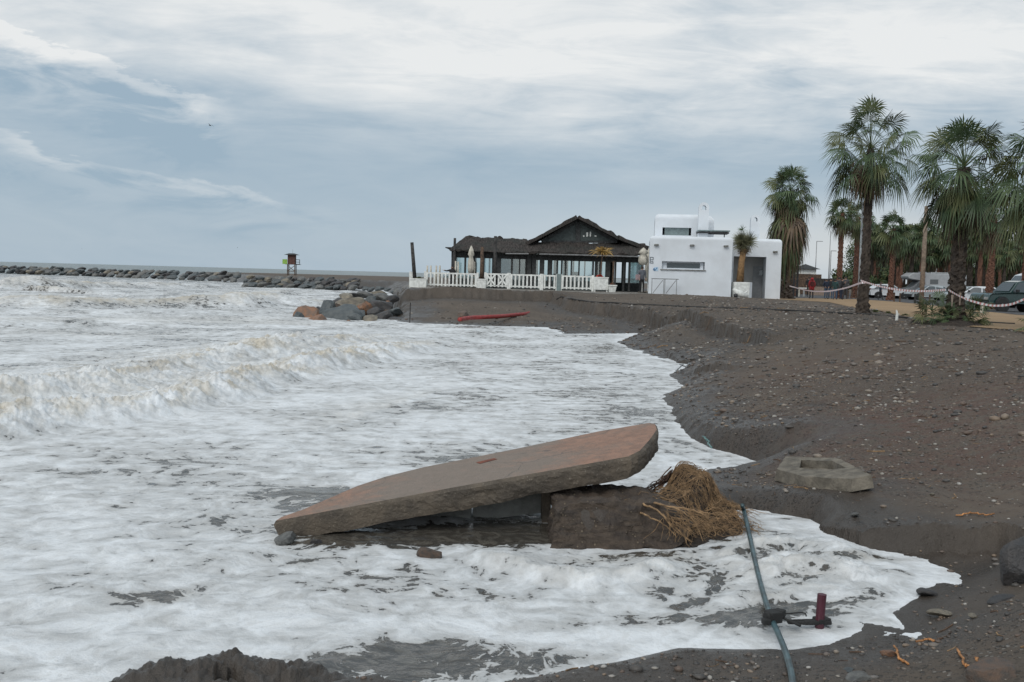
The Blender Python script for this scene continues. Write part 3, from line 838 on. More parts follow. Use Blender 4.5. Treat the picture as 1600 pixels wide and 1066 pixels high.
# pale wall fragment leaning under the slab
D = 10.15
w = rough_box('wall_fragment', [P(560, 822, D), P(735, 812, D - .1), P(737, 778, D), P(600, 790, D)], .22, M_WALLC, 91, .008)
tag(w, 'pale broken wall block, lower left of two beneath the tilted slab', 'wall fragment')
w = rough_box('wall_fragment', [P(739, 814, D), P(846, 802, D), P(846, 752, D), P(739, 770, D)], .22, M_WALLC, 92, .008)
tag(w, 'pale broken wall block beside the dark posts that prop the slab', 'wall fragment')
for i, (a, b, dd, lab) in enumerate([(846, 861, 9.95, 'dark stained concrete post propping the slab, nearer the pale wall block'), (867, 884, 10.1, 'greyer concrete post propping the slab, nearer the red board')]):
    pt = rough_box('concrete_post', [P(a, 830, dd), P(b, 830, dd), P(b, 748, dd), P(a, 750, dd)], .2, M_SLABC if i == 0 else M_CONC, 93 + i, .012)
    tag(pt, lab, 'concrete post')
M_REDB = mat('red_board', (.20, .02, .02), .5, var=.3, vscale=8)
rb = rough_box('red_board', [P(905, 806, 10.3), P(998, 804, 10.0), P(993, 764, 10.0), P(950, 768, 10.15), P(900, 779, 10.3)], .05, M_REDB, 96, .004)
tag(rb, 'thin dark red board lying on the earth block beside the tilted slab', 'board')
rk = [(672, 873, .085, 'small wet brown rock poking from the foam in front of the slab'), (447, 850, .10, 'low wet stone under the sunken end of the slab'), (493, 852, .06, 'small dark stone beside the sunken end of the slab')]


def boulder_mesh(seed, sub=3, cuts=9, name='boulder'):
    rg = random.Random(seed); bm = bmesh.new(); bmesh.ops.create_icosphere(bm, subdivisions=sub, radius=1)
    pl = []
    for _ in range(cuts):
        n = Vector((rg.gauss(0, 1), rg.gauss(0, 1), rg.gauss(0, 1))).normalized(); pl.append((n, rg.uniform(.52, .82)))
    for v in bm.verts:
        c = v.co.copy()
        for n, k in pl:
            e = c.dot(n) - k
            if e > 0: c -= n * e * .96
        f = float(fbm(np.array(c.x * 2.1 + seed + c.z), np.array(c.y * 2.1 + c.z * 1.7), 4, seed % 40))
        v.co = c * (1 + f * .10)
    me = bpy.data.meshes.new(name); bm.to_mesh(me); bm.free(); me.polygons.foreach_set('use_smooth', [False] * len(me.polygons))
    me.materials.append(M_CONC); return me


def rock_mat(name, a, b, wet=.55):
    return mat(name, a, wet, var=.2, vscale=2.5, bump=.7, bscale=14, col2=b)


RM = {'orange': rock_mat('orange_rock', (.25, .115, .055), (.13, .085, .06)), 'slate': rock_mat('slate_rock', (.045, .055, .06), (.09, .10, .10)),
      'grey': rock_mat('grey_rock', (.15, .15, .14), (.07, .07, .068)), 'tan': rock_mat('tan_rock', (.22, .19, .14), (.12, .105, .085)),
      'brown': rock_mat('brown_rock', (.12, .075, .05), (.06, .05, .042)), 'black': rock_mat('black_rock', (.03, .03, .032), (.055, .05, .048)),
      'white': rock_mat('white_stone', (.6, .59, .56), (.5, .49, .46), .7)}
BM = [boulder_mesh(i + 3) for i in range(9)]
BMS = [boulder_mesh(i + 30, 2, 16) for i in range(6)]


def rock(name, me, loc, scale, rot, mt, label, cat='rock', group=None):
    o = bpy.data.objects.new(name, me); COL.objects.link(o); o.location = loc; o.scale = scale; o.rotation_euler = rot
    o.material_slots[0].link = 'OBJECT'; o.material_slots[0].material = RM[mt]
    return tag(o, label, cat, group)


for i, (px, py, s, lab) in enumerate(rk):
    g = G(px, py, 0); rock('rock', BM[i], (g[0], g[1], s * .25), (s * 1.5, s, s), (.2, .3, i * 1.3), ['brown', 'grey', 'black'][i], lab)
for px, py, z, s, mt, lab, sh in [(1275, 799, .33, .045, 'orange', 'rounded orange pebble on wet sand above the swash', 1.3), (1308, 806, .30, .035, 'brown', 'small dark stone beside the orange pebble above the swash', 1.2),
                                  (1468, 957, .2, .05, 'tan', 'flat pale brick-like stone on the lower right sand', 1.9), (1388, 1021, .15, .05, 'orange', 'reddish brown stone on the sand at the lower right', 1.3),
                                  (1520, 962, .28, .035, 'tan', 'small tan stone right of the flat brick-like stone', 1.3), (1590, 669, .9, .065, 'white', 'large white stone at the right edge of the beach', 1.2),
                                  (1550, 1050, .45, .13, 'brown', 'broad flat brown stone at the bottom right corner', 1.3), (1345, 1060, .15, .08, 'grey', 'rounded grey stone at the bottom edge of the sand', 1.3),
                                  (1457, 772, .45, .03, 'tan', 'small tan stone on the smooth sand right of the concrete frame', 1.2), (1312, 576, .9, .055, 'grey', 'pale grey stone on the gravel in mid beach', 1.6),
                                  (1218, 632, .5, .05, 'grey', 'grey stone near the small eroded holes in mid beach', 1.2), (1450, 925, .15, .07, 'black', 'black stone at the tip of the swash', 1.5),
                                  (1335, 803, .32, .04, 'grey', 'flat grey stone on the lip of the small scarp', 1.6), (1327, 1049, .15, .045, 'slate', 'bluish stone at the bottom edge of the sand', 1.3)]:
    g = G(px, py, z); h = hz(g[0], g[1]); i = (px * 7 + py) % 9
    g = G(px, py, h + s * .3); rock('stone', BM[i], (g[0], g[1], h + s * .2), (s * sh, s * 1.0, s * .6), (.1, .2, px * .1), mt, lab, 'stone')
g = G(1600, 905, .3); rock('rock', BM[4], (g[0] + .05, g[1], .42), (.30, .26, .28), (.3, .2, .5), 'black', 'dark rough rock at the right edge above the swash', 'rock')
g = G(1570, 937, .3); rock('rock', BM[6], (g[0], g[1], .29), (.17, .10, .05), (0, .1, .2), 'black', 'flat black stone lying under the dark rough rock', 'rock')

# heap of boulders below the terrace
HEAP = [(480, 497, 34, 30, 'orange', 'reddish brown boulder at the sea end of the rock heap, behind the orange one'), (465, 502, 18, 22, 'slate', 'dark slate boulder at the outermost tip of the rock heap'),
        (497, 504, 34, 26, 'orange', 'orange boulder at the front of the rock heap, low in the foam'), (473, 510, 18, 9, 'slate', 'low black stone in the foam at the tip of the rock heap'),
        (541, 498, 58, 34, 'slate', 'largest dark green-grey boulder in the middle of the rock heap'), (557, 503, 26, 22, 'slate', 'rounded blue-grey boulder at the foot of the largest one'),
        (541, 506, 14, 9, 'orange', 'small reddish stone wedged before the largest boulder'), (580, 502, 24, 16, 'tan', 'tan boulder at the foot of the rock heap, landward end'),
        (512, 485, 26, 24, 'slate', 'grey-green boulder above the orange one in the rock heap'), (549, 477, 40, 20, 'tan', 'long pale tilted boulder on the upper rock heap'),
        (568, 484, 22, 20, 'orange', 'orange block right of the long pale boulder'), (542, 465, 22, 14, 'tan', 'tan boulder at the top left of the rock heap'),
        (556, 463, 20, 8, 'black', 'thin dark rock on top of the heap beside the tan boulder'), (529, 472, 16, 10, 'black', 'dark rock behind the grey-green boulder'),
        (573, 461, 22, 11, 'grey', 'grey boulder on the crest of the rock heap'), (588, 460, 26, 10, 'tan', 'pale boulder on the crest nearest the white fence'),
        (596, 466, 24, 12, 'grey', 'pale grey boulder under the crest of the rock heap'), (578, 470, 18, 12, 'slate', 'dark boulder in the upper middle of the rock heap'),
        (597, 480, 30, 18, 'black', 'wide black boulder at the landward side of the heap'), (604, 475, 10, 8, 'orange', 'small orange stone among black boulders'),
        (600, 494, 26, 16, 'black', 'black boulder near the foot of the landward side'), (618, 487, 22, 10, 'slate', 'flat grey rock at the landward end of the heap'),
        (585, 489, 18, 14, 'black', 'dark boulder behind the tan one at the foot'), (620, 500, 22, 10, 'black', 'low dark stone where the heap meets the bank'),
        (612, 466, 18, 10, 'black', 'dark stone half buried in the bank edge'), (563, 494, 20, 14, 'slate', 'dark stone between the largest boulder and the tan one'),
        (522, 497, 18, 18, 'slate', 'narrow dark boulder between the orange and largest ones'), (525, 480, 12, 10, 'brown', 'small brown rock behind the grey-green boulder')]
for i, (px, py, w_, h_, mt, lab) in enumerate(HEAP):
    bot = py + h_ * .5; f = (510 - py) / 50.0
    D = 50.5 + 9 * f + random.uniform(-.3, .3); p = P(px, py, D); sx = w_ / 2 * D / FPX * 1.38; sz = h_ / 2 * D / FPX * 1.38
    rock('boulder', BM[i % 9], p, (sx, (sx + sz) * .6, sz), (random.uniform(-.25, .25), random.uniform(-.25, .25), random.uniform(0, .6)), mt, lab, 'boulder', 'boulders heaped below the terrace')
rg = random.Random(3)
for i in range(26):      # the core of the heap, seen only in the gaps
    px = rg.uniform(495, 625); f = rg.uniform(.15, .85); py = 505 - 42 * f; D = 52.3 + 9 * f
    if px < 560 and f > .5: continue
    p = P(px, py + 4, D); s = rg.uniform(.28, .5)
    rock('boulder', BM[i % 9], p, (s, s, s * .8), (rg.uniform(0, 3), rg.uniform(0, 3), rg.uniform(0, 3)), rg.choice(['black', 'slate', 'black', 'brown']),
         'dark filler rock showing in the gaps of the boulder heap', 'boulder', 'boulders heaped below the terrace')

# breakwaters
rg = random.Random(8)


def breakwater(pa, pb, n, rows, top, lab, grp, smax):
    for i in range(n):
        t = (i + rg.uniform(-.3, .3)) / n
        for r in range(rows):
            x = pa[0] + (pb[0] - pa[0]) * t + rg.uniform(-.4, .4); y = pa[1] + (pb[1] - pa[1]) * t + r * 1.5 + rg.uniform(-.3, .3)
            z = .15 + (top - .25) * (r + .3) / rows + rg.uniform(-.15, .15)
            s = rg.uniform(.75, 1.1) * smax
            rock('boulder', BMS[rg.randrange(6)], (x, y, z), (s * 1.15, s * .9, s * .62), (rg.uniform(-.4, .4), rg.uniform(-.5, -.1), rg.uniform(-.4, .4)),
                 rg.choice(['slate', 'grey', 'black', 'slate', 'slate', 'grey', 'tan', 'black']), lab, 'boulder', grp)


breakwater(P(383, 449, 134)[:2], P(565, 452, 126)[:2], 22, 3, 1.55, 'grey boulder of the nearer breakwater, below the lifeguard tower', 'boulders of the nearer breakwater', .78)
breakwater(P(560, 446, 128)[:2], P(640, 452, 104)[:2], 9, 1, 1.2, 'pale boulder trailing from the nearer breakwater to the terrace', 'boulders trailing towards the terrace', .6)
breakwater(P(-40, 436, 228)[:2], P(378, 437, 172)[:2], 44, 3, 1.6, 'grey boulder of the farther, longer breakwater', 'boulders of the farther breakwater', 1.02)

# the earth block under the roots: cut face with strata, clods and stones
def earth_mat():
    mt = bpy.data.materials.new('cut_earth'); mt.use_nodes = True; nt = mt.node_tree; E.nt = nt
    b = nt.nodes['Principled BSDF']; v = nt.nodes.new('ShaderNodeTexCoord').outputs['Object']
    mp = nt.nodes.new('ShaderNodeMapping'); mp.inputs['Scale'].default_value = (1, 1, 5); nt.links.new(v, mp.inputs[0])
    n1 = noise(nt, mp.outputs[0], 3.5, 5, .6, .3); n2 = noise(nt, v, 22, 5, .7)
    vo = nt.nodes.new('ShaderNodeTexVoronoi'); vo.inputs['Scale'].default_value = 24; nt.links.new(v, vo.inputs['Vector'])
    st_ = (.30 - E(vo.outputs['Distance'])).smooth(0, .10) * E(vo.outputs['Color']).smooth(.62, .70)
    c = mixc(nt, n1.smooth(.35, .65), (.072, .052, .037), (.042, .032, .026)); c = mixc(nt, n2.smooth(.5, .7) * .5, c, (.105, .08, .058)); c = mixc(nt, st_ * .8, c, (.20, .16, .11))
    nt.links.new(c, b.inputs['Base Color']); b.inputs['Roughness'].default_value = .75
    bp = nt.nodes.new('ShaderNodeBump'); bp.inputs['Distance'].default_value = .03; lk(nt, n2 + n1 * 1.2 + st_ * .8, bp.inputs['Height']); nt.links.new(bp.outputs[0], b.inputs['Normal'])
    return mt


D = 8.98
eb = rough_box('earth_block', [P(860, 866, D), P(862, 830, D + .05), P(869, 800, D + .1), P(890, 789, D + .2), P(960, 786, D + .2), P(1030, 789, D + .2), P(1068, 800, D + .2), P(1082, 818, D + .12), P(1074, 842, D + .04), P(1045, 862, D - .02), P(1000, 868, D - .03), P(940, 870, D - .03)], .75, earth_mat(), 97, .075)
bm = bmesh.new(); bm.from_mesh(eb.data); bmesh.ops.subdivide_edges(bm, edges=[e for e in bm.edges if e.calc_length() > .03], cuts=1); bmesh.ops.triangulate(bm, faces=bm.faces); bm.normal_update()
for v in bm.verts: v.co += v.normal * (float(fbm(np.array(v.co.x * 13 + v.co.z * 4), np.array(v.co.z * 26 + v.co.y * 9), 4, 98)) * .020)
bm.to_mesh(eb.data); bm.free(); tag(eb, 'block of dark cut earth left standing under the matted roots', 'earth block')

# manhole frame
g0 = G(1287, 733, .42); g = (g0[0], g0[1], hz(g0[0], g0[1]))
t = MB()
def gz_fit(pts, lift):
    q = []
    for a, c in pts:
        z = .4
        for _ in range(8): p = G(a, c, z); z = hz(p[0], p[1]) + lift
        q.append((p[0], p[1], z))
    q = np.array(q); A = np.c_[q[:, 0], q[:, 1], np.ones(len(q))]; return np.linalg.lstsq(A, q[:, 2], rcond=None)[0]


MO = [(1214, 733), (1228, 713.5), (1309, 716), (1362, 742), (1330, 748), (1258, 745)]
MI = [(1249, 731), (1252, 718.5), (1302, 721), (1322, 731), (1300, 733.5), (1268, 733)]
pa = gz_fit(MO, .14)


def on_pl(px, py):
    d = ray(px, py); t = (pa[0] * 0 + pa[2] - CAM_Z) / (d[2] - pa[0] * d[0] - pa[1] * d[1]); return Vector((d[0] * t, d[1] * t, CAM_Z + d[2] * t))


top = [on_pl(*q) for q in MO]; inn = [on_pl(*q) for q in MI]
n = 6; cc = on_pl(1287, 731)
b0 = [cc + (p - cc) * 1.05 - Vector((0, 0, .13)) for p in top]; b1 = [p - Vector((0, 0, .09)) for p in inn]
vs = top + inn + b0 + b1
fs = []
for i in range(n):
    j = (i + 1) % n
    fs += [(i, j, n + j, n + i), (i, 2 * n + i, 2 * n + j, j), (n + i, n + j, 3 * n + j, 3 * n + i)]
t.add(vs, fs); t.add(b1, [tuple(range(n))])
o = t.build('manhole_frame', mat('sandy_concrete', (.165, .145, .115), .9, var=.2, vscale=6, bump=.7, bscale=40))
bm = bmesh.new(); bm.from_mesh(o.data); bmesh.ops.remove_doubles(bm, verts=bm.verts, dist=.001); bmesh.ops.triangulate(bm, faces=bm.faces)
for _ in range(4): bmesh.ops.subdivide_edges(bm, edges=[e for e in bm.edges if e.calc_length() > .05], cuts=1, use_grid_fill=True)
bm.normal_update()
for v in bm.verts: v.co += v.normal * .012 * float(fbm(np.array(v.co.x * 7), np.array(v.co.y * 7 + v.co.z * 6), 4, 88))
bm.to_mesh(o.data); bm.free()
tag(o, 'square grey concrete manhole frame lying tilted on the sand', 'manhole frame')


def smoothline(p, k=6):
    o = []
    for i in range(len(p) - 1):
        a, b, c, d = p[max(i - 1, 0)], p[i], p[i + 1], p[min(i + 2, len(p) - 1)]
        for j in range(k):
            t = j / k; o.append(.5 * ((2 * b) + (c - a) * t + (2 * a - 5 * b + 4 * c - d) * t * t + (3 * b - a - 3 * c + d) * t ** 3))
    return o + [p[-1]]


# roots
def strands(n, fn, mt, name, parent=None):
    m = MB()
    for i in range(n):
        pts, r = fn(i); k = len(pts)
        m.tube(pts, [r * (1 - .7 * j / k) for j in range(k)], 4, 0, False)
    return m.build(name, mt, parent, smooth=True)


M_ROOT = mat('tan_roots', (.34, .215, .11), .8, var=.3, vscale=14, bump=.2, col2=(.12, .075, .04))
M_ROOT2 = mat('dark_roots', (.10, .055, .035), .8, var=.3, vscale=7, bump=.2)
M_ROOT3 = mat('orange_roots', (.48, .22, .08), .75, var=.3, vscale=9, bump=.2)
pk = Vector(G(1066, 716, .62)); rootb = thing('root_mat', 'matted mass of tan palm roots over the earth block', 'roots', (pk.x, 9.9, .35))
rl = rootb.location; rg = random.Random(5)


_gx, _gy = np.linspace(.2, 3.2, 121), np.linspace(8.4, 11.6, 121)
_gz = H(*np.meshgrid(_gx, _gy), False)


def hzl(x, y):
    i = min(119, max(0, int((x - .2) / .025))); j = min(119, max(0, int((y - 8.4) / (3.2 / 120)))); return float(_gz[j, i])


def mound_z(x, y):
    """height of the root mat over the land"""
    p0 = P(1066, 716, 10.4); p1 = P(1120, 775, 9.7)
    dx = x - p0.x; a = math.exp(-((dx / (.13 if dx < 0 else .30)) ** 2 + ((y - 10.3) / .30) ** 2)) * .20 + math.exp(-((dx / .10) ** 2 + ((y - 10.4) / .2) ** 2)) * .05
    b = math.exp(-(((x - p1.x) / .40) ** 2 + ((y - 9.85) / .40) ** 2)) * .17 + .03 * math.sin(x * 17 + y * 9) * math.exp(-(((x - p1.x + .1) / .5) ** 2 + ((y - 10) / .5) ** 2))
    return max(hzl(x, y), .1) + a + b


xs = np.linspace(P(985, 780, 10).x, P(1155, 780, 9.7).x, 46); ys2 = np.linspace(9.0, 10.95, 42)
mm = MB(); VV = []
for j in ys2:
    for i in xs:
        e = 1 - max(abs((i - xs.mean()) / (xs[-1] - xs[0]) * 2), abs((j - 9.98) / .98)) ** 3
        VV.append((i - rl.x, j - rl.y, mound_z(i, j) - .03 * (1 - e) - .02 + .03 * float(fbm(np.array(i * 9), np.array(j * 9), 3, 99)) - rl.z))
mm.add(VV, [(a * 46 + b, a * 46 + b + 1, (a + 1) * 46 + b + 1, (a + 1) * 46 + b) for a in range(41) for b in range(45)])
mm.build('soil_core', M_SOIL, rootb, smooth=True)


def root_fn(i):
    # fibres run from the peak down and to the right, with tangles
    x = rg.gauss(P(1085, 750, 10).x, .26); y = rg.uniform(9.3, 10.5); x = max(xs[0] + .1, min(x, xs[-1] - .05))
    a = rg.gauss(-.6, 1.1); L = rg.uniform(.12, .5); loft = .05 * rg.random() ** 3; n = 9; pts = []
    for k in range(n):
        zz = mound_z(x, y) + rg.uniform(-.005, .02) + loft * math.sin(math.pi * k / n)
        pts.append((x - rl.x, y - rl.y, zz - rl.z)); a += rg.gauss(0, .45)
        x += math.cos(a) * L / n; y += math.sin(a) * L / n * .8
    return pts, rg.uniform(.0018, .0042)


strands(850, root_fn, M_ROOT, 'fibres', rootb)


def root_fn2(i):
    x = rg.uniform(P(990, 770, 10).x, P(1150, 770, 9.8).x); y = rg.uniform(9.5, 10.2); a = rg.gauss(-1.2, .5); L = rg.uniform(.5, .85); n = 12; pts = []
    for k in range(n):
        pts.append((x - rl.x, y - rl.y, mound_z(x, y) + .012 + rg.uniform(0, .012) - rl.z)); a += rg.gauss(0, .25)
        x += math.cos(a) * L / n; y += math.sin(a) * L / n
    return pts, rg.uniform(.006, .010)


strands(9, root_fn2, M_ROOT, 'thick_root', rootb)


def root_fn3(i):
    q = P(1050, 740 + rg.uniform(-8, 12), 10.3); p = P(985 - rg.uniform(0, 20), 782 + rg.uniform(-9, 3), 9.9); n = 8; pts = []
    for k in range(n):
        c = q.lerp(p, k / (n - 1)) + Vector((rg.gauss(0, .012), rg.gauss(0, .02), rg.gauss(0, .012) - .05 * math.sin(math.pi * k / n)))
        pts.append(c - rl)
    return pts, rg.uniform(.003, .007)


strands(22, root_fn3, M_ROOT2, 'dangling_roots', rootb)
for pl in [[(1005, 788), (1030, 800), (1052, 826), (1080, 848)], [(1022, 786), (1060, 797), (1085, 815), (1098, 846)], [(1040, 812), (1062, 830), (1078, 856)], [(1048, 792), (1090, 800), (1112, 818), (1118, 838)], [(1000, 802), (1012, 806), (1040, 822), (1058, 840)]]:
    q_ = smoothline([P(a_, b_, 8.97 if k_ else 9.15) - rl for k_, (a_, b_) in enumerate(pl)], 6); m = MB(); m.tube([p + Vector((rg.gauss(0, .004), 0, rg.gauss(0, .004))) for p in q_], [.011 - .008 * k_ / len(q_) for k_ in range(len(q_))], 5, 0, False); m.build('draped_root', M_ROOT, rootb, smooth=True)


def root_fn4(i):
    px = rg.uniform(1035, 1095); py = rg.uniform(790, 815) ; a = rg.gauss(.9, .5); n = 8; pts = []
    for k in range(n):
        pts.append(P(px, py, 9.02 - .05 * min(1, k / 3)) - rl); px += math.cos(a) * 7; py += max(1.0, math.sin(a) * 6); a += rg.gauss(0, .3)
    return pts, rg.uniform(.002, .005)


strands(60, root_fn4, M_ROOT, 'hanging_fibres', rootb)


def ground_line(name, pxs, r, mt, label, cat, lift=.0, wig=.01, z=None, n=8, group=None, closed=False):
    pts = []
    for i in range(len(pxs) - 1):
        for k in range(8):
            a = pxs[i][0] + (pxs[i + 1][0] - pxs[i][0]) * k / 8; b = pxs[i][1] + (pxs[i + 1][1] - pxs[i][1]) * k / 8
            if z is None: p = on_ground(a, b)
            else: p = Vector(G(a, b, z))
            p = p + Vector((random.gauss(0, wig), random.gauss(0, wig), r * .6 + lift)); pts.append(p)
    m = MB(); m.tube(pts, r, n)
    return tag(m.build(name, mt, smooth=True), label, cat, group)


for k, (pl, lab) in enumerate([([(1398, 1012), (1405, 1032), (1418, 1040)], 'short orange root, leftmost of those at the bottom right'), ([(1432, 1005), (1450, 1000), (1460, 1004)], 'thin curled orange root behind the others at the bottom right'),
                               ([(1496, 1016), (1506, 1040), (1516, 1048)], 'orange root curving towards the broad flat stone'), ([(1525, 1030), (1538, 1048), (1542, 1062)], 'orange root hanging at the broad flat brown stone'),
                               ([(1225, 760), (1300, 757), (1360, 752), (1450, 748)], 'long thin tan root lying in front of the concrete manhole frame'), ([(1495, 808), (1515, 803), (1540, 806), (1556, 804)], 'short orange root on the lip of the small scarp')]):
    ground_line('loose_root', pl, .007 if k != 4 else .004, M_ROOT3 if k != 4 else M_ROOT, lab, 'root', wig=.004)

# hose and stake
M_HOSE = mat('green_hose', (.045, .085, .095), .35, var=.3, vscale=10, bump=.1, spec=.6)
hs = thing('water_hose', 'thick dark green hose running down through the swash', 'hose', Vector(G(1208, 970, .15)))
hp = [(1160, 790, .34), (1163, 800, .26), (1172, 840, .18), (1183, 890, .15), (1195, 935, .14), (1207, 970, .15), (1216, 990, .15), (1228, 1020, .16), (1236, 1050, .2), (1240, 1080, .25), (1241, 1120, .3)]
pp = [Vector(G(a, b, z)) - hs.location for a, b, z in hp]


m = MB(); m.tube(smoothline(pp), .0205, 12); m.build('hose_pipe', M_HOSE, hs, smooth=True)
m = MB(); k = Vector((0, 0, .03))
m.box(k + Vector((0, 0, 0)), (.10, .09, .08), .4); m.box(k + Vector((.05, .02, .02)), (.06, .07, .05), .9); m.tube([k + Vector((-.06, -.03, .0)), k + Vector((.07, .03, .01))], .038, 10)
m.box(k + Vector((-.06, -.05, -.02)), (.06, .05, .04), .1)
m.build('pipe_coupling', M_RUB, hs, bevel=.008)
st = thing('signal_stake', 'short maroon post standing in the foam beside the hose coupling', 'post', Vector(G(1281, 970, .13)))
m = MB(); m.tube([(0, 0, -.05), (.006, 0, .19)], [.032, .03], 12); m.tube([(.022, 0, .02), (.028, 0, .19)], .012, 6); m.build('post_body', mat('maroon_post', (.075, .018, .03), .5), st, smooth=False)
m = MB(); m.box((-.02, 0, -.01), (.20, .06, .03), .1); m.box((.02, .02, 0), (.10, .09, .035), .4); m.box((-.14, -.01, -.012), (.18, .05, .025), -.05); m.build('base_plate', M_RUB, st, bevel=.008)
q = hs.location - st.location
m = MB(); m.tube(smoothline([q + Vector((.07, 0, .02)), q + Vector((.18, -.03, -.02)), Vector((-.2, -.02, .0)), Vector((-.05, 0, .0))]), .010, 6); m.tube(smoothline([q + Vector((.12, .12, .01)), q + Vector((.25, .14, .015)), Vector((-.08, .05, .01))]), .005, 5)
m.build('cable', M_RUB, st, smooth=True)
ground_line('garden_hose', [(1100, 683), (1106, 690), (1112, 702)], .012, mat('teal_hose', (.10, .20, .19), .4), 'short teal hose end sticking out of the shore scarp', 'hose', z=.12)
ground_line('snagged_wire', [(1055, 583), (1066, 570), (1072, 574), (1078, 568), (1085, 576), (1100, 578)], .016, M_METAL, 'tangled grey wire at the water line in mid beach', 'wire', z=.22, wig=.04)
ground_line('red_pipe', [(716, 503), (738, 500), (780, 498), (820, 494), (850, 487)], .10, mat('red_pipe', (.30, .035, .03), .55), 'long red pipe lying on the sand below the terrace', 'pipe', lift=.05, wig=.03, z=.30, n=8)
g = on_ground(724, 500); rock('boulder', BM[2], g + Vector((0, 0, .2)), (.42, .4, .36), (0, 0, 0), 'brown', 'round brown boulder at the seaward end of the red pipe', 'boulder')
o = ground_line('buried_cable', [(870, 472), (930, 473), (1000, 477), (1100, 481), (1200, 485), (1345, 492), (1420, 498), (1500, 504), (1597, 508)], .035, M_RUB, 'long black cable lying across the upper beach gravel', 'cable', lift=.0, wig=.03)
for px, py, lab in [(640, 494, 'thin stake standing upright in the bank by the rock heap')]:
    g = on_ground(640, 505); m = MB(); m.tube([(0, 0, -.2), (.02, 0, 1.0)], .03, 6); tag(m.build('stake', M_POLE, loc=g), lab, 'stake')
g = on_ground(1401, 501); m = MB(); m.tube([(0, 0, -.1), (.01, 0, .2), (-.02, 0, .32)], [.05, .04, .02], 7); m.tube([(0, 0, .15), (.08, 0, .2)], .015, 5)
tag(m.build('plastic_stub', M_WPAINT, loc=g), 'small cream plastic stub standing on the gravel near the palms', 'pipe stub')


